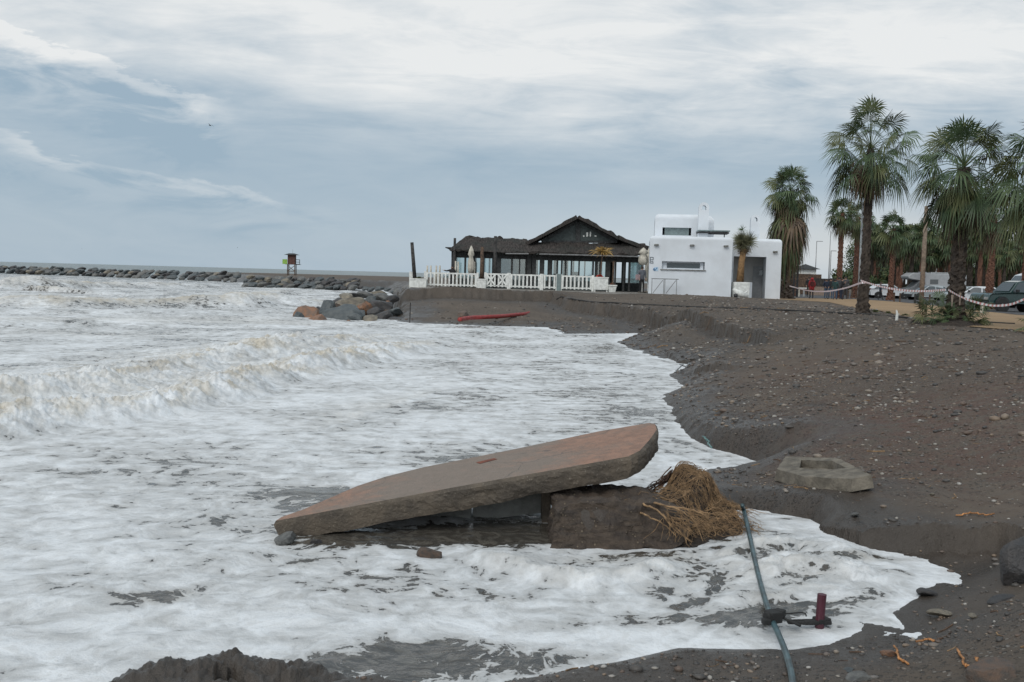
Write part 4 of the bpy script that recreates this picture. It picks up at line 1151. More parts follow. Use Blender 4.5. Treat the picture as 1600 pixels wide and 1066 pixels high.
# gravel: many small stones, one object
def gravel():
    rg = np.random.default_rng(4)
    bmx = bmesh.new(); bmesh.ops.create_icosphere(bmx, subdivisions=1, radius=1)
    bv = np.array([v.co[:] for v in bmx.verts]); bf = np.array([[v.index for v in f.verts] for f in bmx.faces]); bmx.free()
    P_ = []
    # density by zone: centre px, py, z, spread x, y, count, size range
    for px, py, z, sx, sy, n, a, b in [(1440, 1035, .25, 2.2, .8, 3800, .004, .020), (1500, 1000, .3, 1.6, .5, 260, .015, .035), (1330, 800, .33, 1.4, .45, 900, .004, .016), (1460, 760, .5, 2.2, 1.3, 2300, .005, .016),
                                       (1450, 650, .85, 4, 3, 7000, .010, .035), (1250, 600, .7, 4, 4, 4200, .010, .035), (1480, 600, 1.0, 4, 3, 500, .03, .06), (1450, 530, 1.3, 9, 6, 6500, .018, .06),
                                       (1200, 500, 1.35, 10, 8, 6500, .03, .08), (1100, 480, 1.38, 14, 9, 6000, .035, .09), (960, 475, 1.3, 10, 5, 1200, .04, .09), (330, 1050, .4, .5, .3, 260, .006, .025),
                                       (1090, 680, .2, 1.5, 3, 900, .008, .03), (1010, 560, .3, 3, 7, 1500, .02, .06), (1000, 820, .38, .9, .3, 260, .006, .02), (1180, 750, .4, .9, .7, 350, .004, .014)]:
        g = G(px, py, z); x = rg.normal(g[0], sx, n); y = rg.normal(g[1], sy, n)
        s = a + (b - a) * rg.random(n) ** 2.6; P_.append(np.stack([x, y, s], -1))
    A = np.concatenate(P_); x, y, s = A.T
    cl = fbm(x * .9, y * .9, 3, 55) + fbm(x * 3.1, y * 3.1, 2, 56) * .6; k = (cl + rg.normal(0, .35, len(x)) > -.05)
    x, y, s = x[k], y[k], s[k]
    z = H(x, y)
    d, _, _ = seg_dist(x, y, LANDP, closed=True); ins = inside(x, y, LANDP)
    k = ins & (d > .12) & ~inside(x, y, PATH) & ~inside(x, y, ROAD) & ~inside(x, y, YARD)
    x, y, s, z = x[k], y[k], s[k], z[k]; n = len(x)
    ang = rg.random(n) * 6.28; sc3 = np.stack([s * rg.uniform(.8, 1.5, n), s * rg.uniform(.7, 1.1, n), s * rg.uniform(.35, .7, n)], -1)
    j = rg.uniform(.8, 1.15, (n, 12, 1)); V = bv[None] * j * sc3[:, None, :]
    ca, sa = np.cos(ang)[:, None], np.sin(ang)[:, None]
    W = np.stack([V[..., 0] * ca - V[..., 1] * sa + x[:, None], V[..., 0] * sa + V[..., 1] * ca + y[:, None], V[..., 2] + z[:, None] + sc3[:, 2:3] * .3], -1)
    me = bpy.data.meshes.new('gravel'); me.vertices.add(n * 12); me.vertices.foreach_set('co', W.astype(np.float32).ravel())
    F = (bf[None] + np.arange(n)[:, None, None] * 12).astype(np.int32).reshape(-1, 3)
    me.loops.add(F.size); me.loops.foreach_set('vertex_index', F.ravel()); me.polygons.add(len(F)); me.polygons.foreach_set('loop_start', np.arange(0, F.size, 3, dtype=np.int32))
    me.update(calc_edges=True); me.polygons.foreach_set('use_smooth', np.ones(len(F), bool))
    hue = np.repeat(rg.random(n), 12); at_ = me.attributes.new('tone', 'FLOAT', 'POINT'); at_.data.foreach_set('value', hue.astype(np.float32))
    mt = bpy.data.materials.new('pebbles'); mt.use_nodes = True; nt = mt.node_tree; b = nt.nodes['Principled BSDF']
    a = nt.nodes.new('ShaderNodeAttribute'); a.attribute_name = 'tone'; r = nt.nodes.new('ShaderNodeValToRGB'); nt.links.new(a.outputs['Fac'], r.inputs[0])
    e = r.color_ramp; e.interpolation = 'LINEAR'; e.elements[0].color = (.045, .042, .04, 1); e.elements[1].color = (.36, .345, .32, 1)
    for p, c in [(.3, (.07, .062, .055)), (.5, (.11, .075, .055)), (.68, (.14, .13, .12)), (.82, (.18, .13, .09)), (.95, (.26, .24, .21))]:
        q = e.elements.new(p); q.color = (*c, 1)
    nt.links.new(r.outputs[0], b.inputs['Base Color']); b.inputs['Roughness'].default_value = .55
    me.materials.append(mt); o = bpy.data.objects.new('gravel', me); COL.objects.link(o); o['kind'] = 'stuff'
    tag(o, 'loose pebbles and gravel scattered over the dark beach', 'gravel')


gravel()


# twigs, cane and other litter the waves left
def litter():
    rg = random.Random(12); m = MB(); q = []
    for px, py, z, sx, sy, n, L in [(1450, 620, .85, 3.5, 2.5, 160, .16), (1250, 590, .7, 3, 3, 90, .18), (1450, 1000, .22, 1.4, .5, 60, .09), (1300, 760, .35, 1.6, .6, 40, .10), (1150, 500, 1.1, 6, 5, 110, .3), (1060, 640, .2, .6, 3, 40, .15), (1480, 540, 1.2, 6, 4, 90, .25)]:
        g = G(px, py, z)
        for _ in range(n): q.append((rg.gauss(g[0], sx), rg.gauss(g[1], sy), L * rg.uniform(.3, 1.3)))
    A = np.array(q); d, _, _ = seg_dist(A[:, 0], A[:, 1], LANDP, closed=True); ok = inside(A[:, 0], A[:, 1], LANDP) & (d > .15) & ~inside(A[:, 0], A[:, 1], PATH) & (A[:, 1] > 5.2)
    for x, y, L in A[ok]:
        a = rg.uniform(0, 3.14); c = .4 * rg.gauss(0, 1); xs_ = [x + math.cos(a + c * t) * L * t for t in (-.5, 0, .5)]; ys_l = [y + math.sin(a + c * t) * L * t for t in (-.5, 0, .5)]
        zz = H(np.array(xs_), np.array(ys_l)); r = L * rg.uniform(.02, .06)
        m.tube([(xs_[i], ys_l[i], zz[i] + r * .7) for i in range(3)], r, 4, rg.random() < .3)
    tag(m.build('driftwood_litter', [M_WOOD, M_ROOT], kind='stuff'), 'small twigs and bits of cane scattered over the beach', 'driftwood')


litter()


# ================================================================== beach restaurant
ZF = 1.36
EYE = CAM_Z
rs = thing('beach_restaurant', 'low dark timber and glass beach restaurant with ragged thatched roofs', 'restaurant', (xpx(860, 71), 71, ZF))
RO = Vector(rs.location)


def RL(px, py, D): return P(px, py, D) - RO


def thatch(name, a, b, c, d, th, nu, nv, parent, seed, rag=.10):
    """a thick ragged slab of thatch: a-b the eave, d-c the ridge side"""
    m = MB(); a, b, c, d = map(Vector, (a, b, c, d)); n = (b - a).cross(d - a).normalized()
    if n.z < 0: n = -n
    top, bot = [], []
    for j in range(nv + 1):
        for i in range(nu + 1):
            u, v = i / nu, j / nv; p = (a.lerp(b, u)).lerp(d.lerp(c, u), v)
            k = float(fbm(np.array(u * nu * .35), np.array(v * nv * .5), 4, seed)); e = 1.0 if j == 0 else (.5 if i in (0, nu) else .25)
            top.append(p + n * (th + k * rag) + Vector((0, 0, k * rag * e)))
            k2 = float(fbm(np.array(u * nu * .9), np.array(v * 3), 3, seed + 1)); bot.append(p + Vector((0, 0, k2 * rag * 1.3 if j == 0 else 0)))
    W = nu + 1; N = len(top)
    m.add(top + bot, [(j * W + i, j * W + i + 1, (j + 1) * W + i + 1, (j + 1) * W + i) for j in range(nv) for i in range(nu)] +
          [(N + j * W + i, N + (j + 1) * W + i, N + (j + 1) * W + i + 1, N + j * W + i + 1) for j in range(nv) for i in range(nu)] +
          [(i, N + i, N + i + 1, i + 1) for i in range(nu)] + [(nv * W + i, nv * W + i + 1, N + nv * W + i + 1, N + nv * W + i) for i in range(nu)] +
          [(j * W, (j + 1) * W, N + (j + 1) * W, N + j * W) for j in range(nv)] + [(j * W + nu, N + j * W + nu, N + (j + 1) * W + nu, (j + 1) * W + nu) for j in range(nv)])
    return m.build(name, M_THATCH, parent)


def X_(px, D=71): return xpx(px, D, 410) - RO.x


# floor slab and low walls
m = MB(); m.box(((X_(706) + X_(1010)) / 2, 5.5, -.10), (X_(1010) - X_(706), 12.2, .30)); m.build('floor', M_POLE, rs)
# roofs, left wing
e0, e1 = RL(703, 391.5, 70.3), RL(838, 397, 70.3); r0, r1 = RL(727, 372, 73.5), RL(822, 375.5, 73.5)
lr = thatch('left_roof', e0, e1, r1, r0, .10, 46, 8, rs, 11, .08)
b0, b1 = Vector((e0.x, 10.5, e0.z)), Vector((e1.x, 10.5, e1.z))
thatch('left_roof', b1, b0, Vector((r0.x, 6.5, r0.z)), Vector((r1.x, 6.5, r1.z)), .10, 30, 4, rs, 12)
thatch('left_roof', r0, r1, Vector((r1.x, 6.5, r1.z)), Vector((r0.x, 6.5, r0.z)), .10, 30, 4, rs, 13)
thatch('left_roof', b0, e0, r0, Vector((r0.x, 6.5, r0.z)), .10, 20, 5, rs, 14)
# main gabled roof
Dg = 72.4
Dr = Dg - .9; ap = RL(903, 341.5, Dr); L0 = RL(824, 383, Dr); R0 = RL(965, 373.5, Dr); R1 = RL(1012, 392, Dr); back = Vector((0, 9.5, 0))
mr = thatch('main_roof', L0, L0 + back, ap + back, ap, .26, 14, 16, rs, 15, .08)
thatch('main_roof', R0 + back, R0, ap, ap + back, .26, 14, 14, rs, 16, .08)
thatch('main_roof', R1 + back, R1, R0, R0 + back, .26, 14, 8, rs, 17, .08)
# pent roof across the front
thatch('pent_roof', RL(819, 396, 70.2), RL(1012, 400, 70.2), RL(1008, 383, 72.35), RL(822, 380, 72.35), .10, 60, 6, rs, 18, .09)
# gable
gx0, gx1, gz0 = RL(848, 377, Dg), RL(962, 377, Dg), None
m = MB(); m.add([gx0, gx1, RL(903, 344, Dg)], [(0, 1, 2)]); m.add([gx0 + Vector((0, .15, 0)), gx1 + Vector((0, .15, 0)), RL(903, 344, Dg) + Vector((0, .15, 0))], [(2, 1, 0)])
gb = m.build('gable', M_GWOOD, rs)
m = MB(); m.bar(RL(903, 344, Dg - .06), RL(903, 379, Dg - .06), .32, .1); m.build('king_post', M_DWOOD, gb)
m = MB(); m.bar(RL(846, 377.5, Dg - .08), RL(903, 344.5, Dg - .08), .12, .22); m.bar(RL(903, 344.5, Dg - .08), RL(964, 377.5, Dg - .08), .12, .22); m.bar(RL(846, 378, Dg - .09), RL(964, 378, Dg - .09), .12, .16); m.build('barge_board', M_DWOOD, gb)
m = MB()
for px, py, w, h in [(912, 369, .10, .10), (917.5, 366.5, .12, .3), (922.5, 366, .10, .34), (930.5, 369, .14, .10)]:
    q = RL(px, py, Dg - .03); m.box(q, (w, .02, h))
m.build('light_slots', M_WPAINT, gb)  # pale boxes painted in place of daylight through holes in the gable
# fascia, posts, glass
zt = zpx(900, 399, 71) - ZF
m = MB(); m.box(((X_(708) + X_(832)) / 2, .05, zpx(770, 398, 71) - ZF), (X_(832) - X_(708), .12, .55)); m.box(((X_(832) + X_(1006)) / 2, .05, zpx(920, 404, 71) - ZF), (X_(1006) - X_(832), .12, .42)); m.build('fascia', M_DWOOD, rs)
m = MB(); m.tube([RL(843, 397.3, 70.1), RL(1006, 401.5, 70.1)], .05, 6); m.tube([RL(790, 396.5, 70.1), RL(826, 397, 70.1)], .05, 6); m.build('gutter', M_METAL, rs)


def post(px, w=.16, y=0.0, top=3.0, mt=None):
    m = MB(); m.box((0, 0, (top + .04) / 2), (w, .16, top - .04)); return m.build('post', mt or M_DWOOD, rs, loc=(X_(px, 71 + y), y, 0))


for px, w in [(709, .34), (727, .14), (740, .14), (754, .3), (771, .2), (779, .34), (800, .14), (812, .1), (822, .12), (827, .4), (834, .34), (847, .34), (859.5, .34), (871, .12), (878, .12), (884, .12), (893, .1), (905, .1), (927, .12), (932, .2), (938, .12),
              (950, .34), (962, .12), (975, .14), (984, .14), (1004, .16)]:
    post(px, w)
for px, w in [(712, .3), (742, .3), (765, .14), (790, .4), (818, .3), (838, .3), (868, .3), (884, .4), (896, .14), (914, .1), (934, .3), (956, .3), (975, .34), (998, .3)]:
    post(px, w, 9.8, 2.8)
# beams: rear header and sill, front sill
xa, xb = X_(708), X_(1006)
m = MB(); m.box(((xa + xb) / 2, 9.8, 2.75), (xb - xa + 1.5, .14, .62)); m.box(((xa + xb) / 2, 9.8, .38), (xb - xa + 1.5, .14, .76)); m.build('rear_beam', M_DWOOD, rs)
m = MB(); m.box(((xa + X_(955)) / 2, .02, .42), (X_(955) - xa, .12, .80)); m.build('dado', M_GWOOD, rs)
m = MB(); m.box(((xa + xb) / 2, 5, 2.98), (xb - xa + 1.2, 9.6, .06)); m.build('ceiling', M_DWOOD, rs)
for a, b in [(712, 738), (742, 752), (757, 770), (783, 825), (838, 845), (849.5, 857), (862, 926), (929, 949), (986, 1003)]:
    m = MB(); m.box(((X_(a) + X_(b)) / 2, .03, 1.75), (X_(b) - X_(a), .02, 1.9)); m.build('glass_pane', M_GLASS, rs)
m = MB(); m.box((xa, 4.9, 1.75), (.02, 9.4, 1.9)); m.build('glass_pane', M_GLASS, rs)
m = MB(); m.box((xb, 4.9, 1.75), (.02, 9.4, 1.9)); m.build('glass_pane', M_GLASS, rs)
# bar inside
m = MB(); m.box((X_(800, 76), 5, .6), (2.4, 1.0, 1.2)); m.box((X_(800, 76), 6, 1.8), (2.0, .3, 1.6)); m.build('bar_counter', M_DARK, rs, bevel=.03)


def dining_set(px, D, lab):
    z0 = ZF + .06
    t = thing('dining_table', lab, 'table', (xpx(px, D), D, z0), 0, 'tables inside the restaurant')
    m = MB(); m.box((0, 0, .75), (.9, .9, .05)); m.build('tabletop', M_DWOOD, t, bevel=.01)
    m = MB(); m.tube([(0, 0, 0), (0, 0, .74)], .05, 8); m.box((0, 0, .02), (.5, .5, .04)); m.build('table_leg', M_DARK, t)


def chair(px, D, rz, lab):
    c = thing('dining_chair', lab, 'chair', (xpx(px, D), D, ZF + .06), rz, 'chairs inside the restaurant')
    m = MB(); m.box((0, 0, .46), (.46, .46, .05)); m.build('seat', M_DARK, c, bevel=.01)
    m = MB(); m.box((0, .21, .80), (.46, .05, .62)); m.build('backrest', M_DARK, c, bevel=.015)
    for i, j in ((-1, -1), (1, -1), (1, 1), (-1, 1)):
        m = MB(); m.box((i * .2, j * .2, .22), (.04, .04, .44)); m.build('leg', M_DARK, c)


dining_set(890, 73.5, 'dark table behind the glass in the middle of the main dining room'); dining_set(915, 74.5, 'dark table behind the glass beside the yellow-leaved palm'); dining_set(765, 74, 'dark table behind the glass of the left wing')
for px, D, rz, lab in [(884, 73.4, 1.4, 'dark chair left of the middle dining table'), (897, 73.4, -1.4, 'dark chair right of the middle dining table'), (910, 74.4, 1.5, 'dark chair left of the table near the yellow-leaved palm'),
                       (921, 74.5, -1.5, 'dark chair right of the table near the yellow-leaved palm'), (760, 74, 1.5, 'dark chair at the table in the left wing'), (772, 74.2, -1.5, 'dark chair facing the first one in the left wing')]:
    chair(px, D, rz, lab)
# heaped furniture seen against the light
m = MB()
for i in range(14):
    a, b = random.uniform(-.9, .9), random.uniform(.2, 1.35); m.box((a, random.uniform(-.3, .3), b * (1.1 - abs(a) * .6)), (random.uniform(.25, .6), .4, random.uniform(.2, .45)), random.uniform(0, 3))
fs = m.build('stacked_furniture', M_DARK, bevel=.02, loc=(xpx(903, 76), 76, ZF + .05)); tag(fs, 'dark heap of stacked furniture behind the glass of the main room', 'furniture')

# ------------------------------------------------ terrace: fence, planters, poles
FD = lambda px: 68.8 - (px - 645) * .0068
FZ = lambda px: np.interp(px, [640, 950, 1010], [1.36, 1.35, 1.36])


def FP(px, D=None):
    D = D or FD(px); q = P(px, 450, D); return Vector((q.x, q.y, hz(q.x, q.y)))


def fence_section(pa, pb, label, gate=False, H_=1.02, posts=True):
    a, b = FP(pa), FP(pb); zb = min(a.z, b.z) + .05; f = thing('fence_section', label, 'fence', Vector((a.x, a.y, zb)), math.atan2(b.y - a.y, b.x - a.x), 'white picket fence of the terrace'); L = (b - a).length
    m = MB(); m.box((L / 2, 0, H_ - .07), (L, .05, .10)); m.box((L / 2, 0, .17), (L, .05, .09)); m.build('rail', M_WPAINT, f)
    m = MB(); n = int(L / .26)
    for i in range(n): m.box(((i + .5) * L / n, -.04, H_ * .5 + .03), (.115, .025, H_ - .1 + random.uniform(-.02, .02)))
    m.build('pickets', M_WPAINT, f)
    for x in (0, L):
        m = MB(); m.box((x, 0, H_ / 2 - .05), (.15, .12, H_ + .18)); m.build('post', M_WPAINT, f, bevel=.01)
    if gate:
        m = MB()
        for s in range(2):
            x0, x1 = L * s / 2 + .1, L * (s + 1) / 2 - .1
            m.bar((x0, -.075, .2), (x1, -.075, H_ - .1), .03, .11); m.bar((x0, -.085, H_ - .1), (x1, -.085, .2), .03, .11)
        m.build('cross_brace', M_WPAINT, f)
    return f


fence_section(641, 647, 'short seaward end of the white picket fence, next to the leaning pole')
fence_section(664, 746, 'longest white picket fence section, below the left wing')
fence_section(758, 794, 'white picket gate section with crossed braces', gate=True)
fence_section(796, 845, 'white picket fence section just right of the cross-braced gate')
fence_section(847, 870, 'short white picket fence section left of the grey-green post')
fence_section(876, 926, 'white picket fence section between grey-green post and big planter box')
m = MB(); m.box((0, 0, .55), (.32, .2, 1.25)); tag(m.build('gate_pillar', M_GLASSB, loc=FP(873) + Vector((0, 0, -.03)), bevel=.02), 'grey-green pillar in the gap of the white fence', 'pillar')


def planter(px, w, h, label, D=None, tap=0.0, d=.55, plants=None, feet=False):
    g = FP(px, D); t = thing('planter_box', label, 'planter', g)
    z0 = .14 if feet else 0
    m = MB(); hw, hd = w / 2, d / 2; k = 1 - tap
    m.add([(-hw * k, -hd * k, z0), (hw * k, -hd * k, z0), (hw * k, hd * k, z0), (-hw * k, hd * k, z0), (-hw, -hd, h), (hw, -hd, h), (hw, hd, h), (-hw, hd, h)], [(3, 2, 1, 0), (4, 5, 6, 7), (0, 1, 5, 4), (1, 2, 6, 5), (2, 3, 7, 6), (3, 0, 4, 7)])
    m.build('box_body', M_WPAINT, t, bevel=.02)
    m = MB(); m.box((0, -hd * 1.0 - .005, h - .04), (w * 1.06, .05, .07)); m.box((0, hd * 1.0 + .005, h - .04), (w * 1.06, .05, .07)); m.build('rim', M_WPAINT, t)
    m = MB(); m.box((0, 0, h + .004), (w * .88, d * .88, .02)); m.build('soil', M_SOIL, t)
    if feet:
        for i in (-1, 1):
            m = MB(); m.box((i * hw * .85, 0, .07), (.09, d * .8, .14)); m.build('foot', M_WPAINT, t)
    return t


def leaf_tuft(name, n, R_, h, mt, parent=None, loc=None, wide=.03, up=.6, seed=1):
    rg = random.Random(seed); m = MB()
    for i in range(n):
        a = rg.uniform(0, 6.283); L = R_ * rg.uniform(.6, 1.1); e = rg.uniform(up - .5, up + .8); o = Vector((rg.gauss(0, R_ * .2), rg.gauss(0, R_ * .15), 0))
        d = Vector((math.cos(a) * math.cos(e), math.sin(a) * math.cos(e), math.sin(e))); s = d.orthogonal().normalized() * wide
        q = o + d * L * .55; t = q + d * L * .4 - Vector((0, 0, L * .22)); m.add([o - s * .5, o + s * .5, q + s, q - s, t], [(0, 1, 2, 3), (3, 2, 4)])
    return m.build(name, mt, parent, loc=loc)


def leafmat(name, a, b, sc_=1.6): return mat(name, a, .55, var=.1, vscale=sc_, bump=0, col2=b, spec=.35)


M_LEAF = leafmat('palm_green', (.036, .062, .028), (.080, .118, .052)); M_LEAF2 = leafmat('olive_green', (.055, .07, .026), (.11, .12, .048)); M_LDEAD = leafmat('dead_frond', (.14, .095, .055), (.075, .052, .036))
M_LYEL = leafmat('yellow_frond', (.36, .22, .06), (.25, .17, .06), 3); M_LGREY = leafmat('grey_green_spikes', (.12, .13, .075), (.20, .19, .11), 3); M_TRUNK = mat('palm_trunk', (.085, .068, .055), .95, var=.3, vscale=4, bump=1, bscale=14, col2=(.04, .034, .03), spec=.15)
M_TRUNKR = mat('reddish_trunk', (.17, .088, .06), .95, var=.3, vscale=4, bump=1, bscale=14, col2=(.10, .055, .042), spec=.15)

t = planter(654, 1.1, .62, 'white planter box with small plants at the foot of the leaning pole', D=68.3); leaf_tuft('plants', 60, .22, .2, M_LEAF2, t, (0, 0, .62), seed=2)
t = planter(752, .62, .66, 'narrow white planter box between the long fence and the gate'); leaf_tuft('plants', 60, .26, .2, M_WOOD, t, (0, 0, .66), seed=3)
t = planter(938.5, .95, 1.0, 'big white planter box with red flowers at the end of the fence', feet=True); leaf_tuft('flowers', 150, .24, .2, M_RED, t, (-.1, 0, 1.0), .06, seed=4)
t = planter(956.5, .58, .5, 'small tapered white planter pot with a bare slim trunk', tap=.3, D=66.5); leaf_tuft('flowers', 50, .16, .1, M_TERR, t, (0, 0, .5), seed=5)
g = FP(937.5, 67.2)
yp = thing('yellow_palm', 'small yellow-leaved palm rising from the big planter box', 'palm', g + Vector((0, 0, .9))); m = MB(); m.tube([(0, 0, 0), (.05, 0, 1.0), (.1, 0, 1.85)], [.06, .045, .04], 7); m.build('trunk', M_WOOD, yp); leaf_tuft('crown', 110, .75, .5, M_LYEL, yp, (.1, 0, 1.8), .035, .1, 6)
g = FP(957, 66.5)
sp_ = thing('bare_sapling', 'bare slim brown trunk standing in the small white pot', 'sapling', g + Vector((0, 0, .45))); m = MB(); m.tube([(0, 0, 0), (.03, 0, 1.6)], [.07, .06], 7); m.build('trunk', M_WOOD, sp_)
leaf_tuft('twigs', 14, .3, .4, M_WOOD, sp_, (.03, 0, 1.5), .01, .9, 16)


def pole(name, px, D, top_py, r, mt, label, lean=0.0, cat='pole', base=None, group=None):
    b = at(px, D) if base is None else base; z = zpx(px, top_py, D); m = MB(); h = z - b.z
    m.tube([(0, 0, -.05), (-lean * .5, 0, h * .5), (-lean, 0, h)], [r, r * .92, r * .8], 8)
    return tag(m.build(name, mt, loc=b, smooth=True), label, cat, group)


pole('timber_pole', 649, 68.6, 379, .14, M_POLE, 'dark leaning timber pole at the seaward end of the terrace', lean=.30)
pole('timber_pole', 773, 69, 369, .13, M_POLE, 'tall timber pole in front of the left wing of the restaurant', lean=.04)
pole('timber_pole', 752, 68.6, 386, .14, M_WOOD, 'reddish brown timber pole behind the narrow white planter')
pole('timber_pole', 709, 70.4, 372, .11, M_POLE, 'thin dark pole at the seaward corner of the restaurant roof')
for i, (px, lab) in enumerate([(667, 'first short pale post from the leaning pole, seen above the fence'), (672.5, 'second short pale post from the leaning pole, seen above the fence'), (681, 'third short pale post from the leaning pole, seen above the fence'), (686.5, 'short pale post nearest the restaurant of the four above the fence')]):
    pole('short_post', px, 72, 415, .075, M_CANVAS, lab, cat='post', group='pale posts behind the fence')
for px, tp, lab in [(711, 408, 'pale post left of the glass windbreak beside the restaurant'), (715, 409, 'pale post standing before the corner window of the restaurant'), (740.5, 409, 'pale post just right of the closed parasol on the terrace')]:
    pole('terrace_post', px, 69.3, tp, .07, M_CANVAS, lab, cat='post')


def closed_parasol(px, D, top_py, bot_py, w, label):
    g = at(px, D); t = thing('closed_parasol', label, 'parasol', g); h = zpx(px, top_py, D) - g.z; b = zpx(px, bot_py, D) - g.z
    m = MB(); m.tube([(0, 0, 0), (0, 0, h)], .03, 8); m.build('pole', M_WPAINT, t)
    m = MB(); m.lathe([(w * .35, b), (w * .5, b + (h - b) * .2), (w * .46, b + (h - b) * .45), (w * .30, b + (h - b) * .62), (w * .52, b + (h - b) * .68), (w * .34, b + (h - b) * .85), (.03, h)], n=20, jag=.13); m.build('canopy', M_CANVAS, t, smooth=True)
    m = MB(); m.lathe([(.28, 0), (.28, .08), (.05, .10)], n=12); m.build('base', M_CONC, t)


closed_parasol(735, 69.2, 384, 428, .42, 'closed cream parasol on the terrace before the left wing')
closed_parasol(1003.5, 68.2, 387, 414, .62, 'closed cream parasol at the right corner of the restaurant')
closed_parasol(1012, 69.5, 388, 440, .5, 'closed cream parasol tucked against the white building')
m = MB(); m.box((-.0, 0, .27), (.06, .045, .62)); m.box((1.5, 0, .27), (.06, .045, .62)); m.box((.75, 0, .3), (3.2, .05, .14)); tag(m.build('windbreak_rail', M_GLASSB, loc=at(712, 69) + Vector((0, 0, .7)) - Vector((0, 0, .0))), 'pale green rail panel under the corner window', 'rail')
bpy.data.objects['windbreak_rail'].location.z = zpx(720, 432, 69) - .35

# ================================================================== white building
WB = thing('white_building', 'low whitewashed flat-roofed building with rounded corners and slit windows', 'building', (xpx(1014, 65), 65, 1.34))
WO = Vector(WB.location)
WB.rotation_euler.z = -.125


def WL(px, py, D): return Vector((wx(px, D), D - 65.0, P(px, py, D).z - WO.z))


def wx(px, D=65):
    k = xpx(px, D, 420) / D; y = D - 65.0; c, s_ = math.cos(.125), math.sin(.125)
    return (k * (65 + y * c) - WO.x - y * s_) / (c + k * s_)


def wz(px, py, D=65): return zpx(px, py, D) - WO.z


def wall_holes(m, x0, x1, z0, z1, y, holes, depth, rad=.16):
    """front wall in the x-z plane with real recesses; holes = (xa, xb, za, zb)"""
    xs = sorted({x0, x1, *[h[0] for h in holes], *[h[1] for h in holes]}); zs = sorted({z0, z1, *[h[2] for h in holes], *[h[3] for h in holes]})
    for i in range(len(xs) - 1):
        for j in range(len(zs) - 1):
            a, b, c, d = xs[i], xs[i + 1], zs[j], zs[j + 1]
            if any(h[0] <= a and b <= h[1] and h[2] <= c and d <= h[3] for h in holes): continue
            m.add([(a, y, c), (b, y, c), (b, y, d), (a, y, d)], [(0, 1, 2, 3)])
    for a, b, c, d in holes:
        m.add([(a, y, c), (b, y, c), (b, y, d), (a, y, d), (a, y + depth, c), (b, y + depth, c), (b, y + depth, d), (a, y + depth, d)], [(0, 1, 5, 4), (1, 2, 6, 5), (2, 3, 7, 6), (3, 0, 4, 7)])


def block(m, x0, x1, y0, y1, z0, z1, holes=(), depth=.35, rr=.22):
    """rendered block with a soft, rounded parapet"""
    wall_holes(m, x0, x1, z0, z1 - rr, y0, list(holes), depth)
    m.add([(x0, y1, z0), (x1, y1, z0), (x1, y1, z1 - rr), (x0, y1, z1 - rr)], [(0, 1, 2, 3)])
    m.add([(x0, y0, z0), (x0, y1, z0), (x0, y1, z1 - rr), (x0, y0, z1 - rr)], [(0, 1, 2, 3)]); m.add([(x1, y0, z0), (x1, y1, z0), (x1, y1, z1 - rr), (x1, y0, z1 - rr)], [(0, 1, 2, 3)])
    # rounded edge: rings shrinking inwards
    K = 5; ring = []
    for k in range(K + 1):
        t = k / K * math.pi / 2; o = rr * (1 - math.cos(t)); z = z1 - rr + rr * math.sin(t)
        ring.append([(x0 + o, y0 + o, z), (x1 - o, y0 + o, z), (x1 - o, y1 - o, z), (x0 + o, y1 - o, z)])
    vs = [v for r in ring for v in r]
    m.add(vs, [(k * 4 + i, k * 4 + (i + 1) % 4, (k + 1) * 4 + (i + 1) % 4, (k + 1) * 4 + i) for k in range(K) for i in range(4)] + [tuple(K * 4 + i for i in range(4))])


# lower front block
x0, x1 = 0, wx(1143.5); zt = wz(1080, 370)
wa = (wx(1034), wx(1101), wz(1067, 421), wz(1067, 409))
m = MB(); block(m, x0, x1, 0, 8, -.3, zt, [wa], .35); m.build('front_block', M_WHITE, WB)
m = MB(); m.box(((wa[0] + wa[1]) / 2 - .05, .34, (wa[2] + wa[3]) / 2), (wa[1] - wa[0] - .02, .04, wa[3] - wa[2] - .01)); fr = m.build('slit_window', M_WHITE, WB)
m = MB(); m.box(((wx(1042) + wx(1094)) / 2, .30, (wa[2] + wa[3]) / 2), (wx(1094) - wx(1042), .03, .32)); m.build('pane', M_GLASSD, fr)
m = MB(); m.box(((wa[0] + wa[1]) / 2, -.03, wa[2] - .04), (wa[1] - wa[0] + .16, .12, .05)); m.build('sill', M_WALLC, fr)
# right block with the porch
X0, X1 = wx(1143, 68) - .0, wx(1221, 68); Y0 = 2.2; zt2 = wz(1180, 374, 67.2)
hp_ = (wx(1146, 67.2), wx(1197, 67.2), 0.0, wz(1170, 401.5, 67.2))
m = MB(); block(m, x1 + .004, wx(1220.5, 67.2), Y0, 8.6, -.3, zt2, [(max(hp_[0], x1 + .02), hp_[1], 0.0, hp_[3])], 1.7); m.build('porch_block', M_WHITE, WB)
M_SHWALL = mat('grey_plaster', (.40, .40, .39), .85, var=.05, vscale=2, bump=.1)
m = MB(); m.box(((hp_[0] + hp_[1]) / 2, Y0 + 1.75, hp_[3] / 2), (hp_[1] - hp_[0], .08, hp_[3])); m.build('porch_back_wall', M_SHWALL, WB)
m = MB(); m.box(((hp_[0] + hp_[1]) / 2, Y0 + .85, -.02), (hp_[1] - hp_[0] + .1, 1.75, .10)); m.build('porch_floor', M_PAVE, WB)
dr = (wx(1177, 68.8), wx(1192, 68.8))
m = MB(); m.box(((dr[0] + dr[1]) / 2, Y0 + 1.67, 1.12), (dr[1] - dr[0], .06, 2.15)); dd = m.build('door', mat('grey_door', (.24, .25, .26), .5, var=.05, bump=0), WB)
m = MB(); m.box((dr[0] + .1, Y0 + 1.62, 1.05), (.05, .06, .14)); m.build('handle', M_METAL, dd)
m = MB(); m.box((wx(1190, 68), Y0 + .9, 1.75), (.26, .05, .34)); m.build('notice', M_GLASSD, WB)
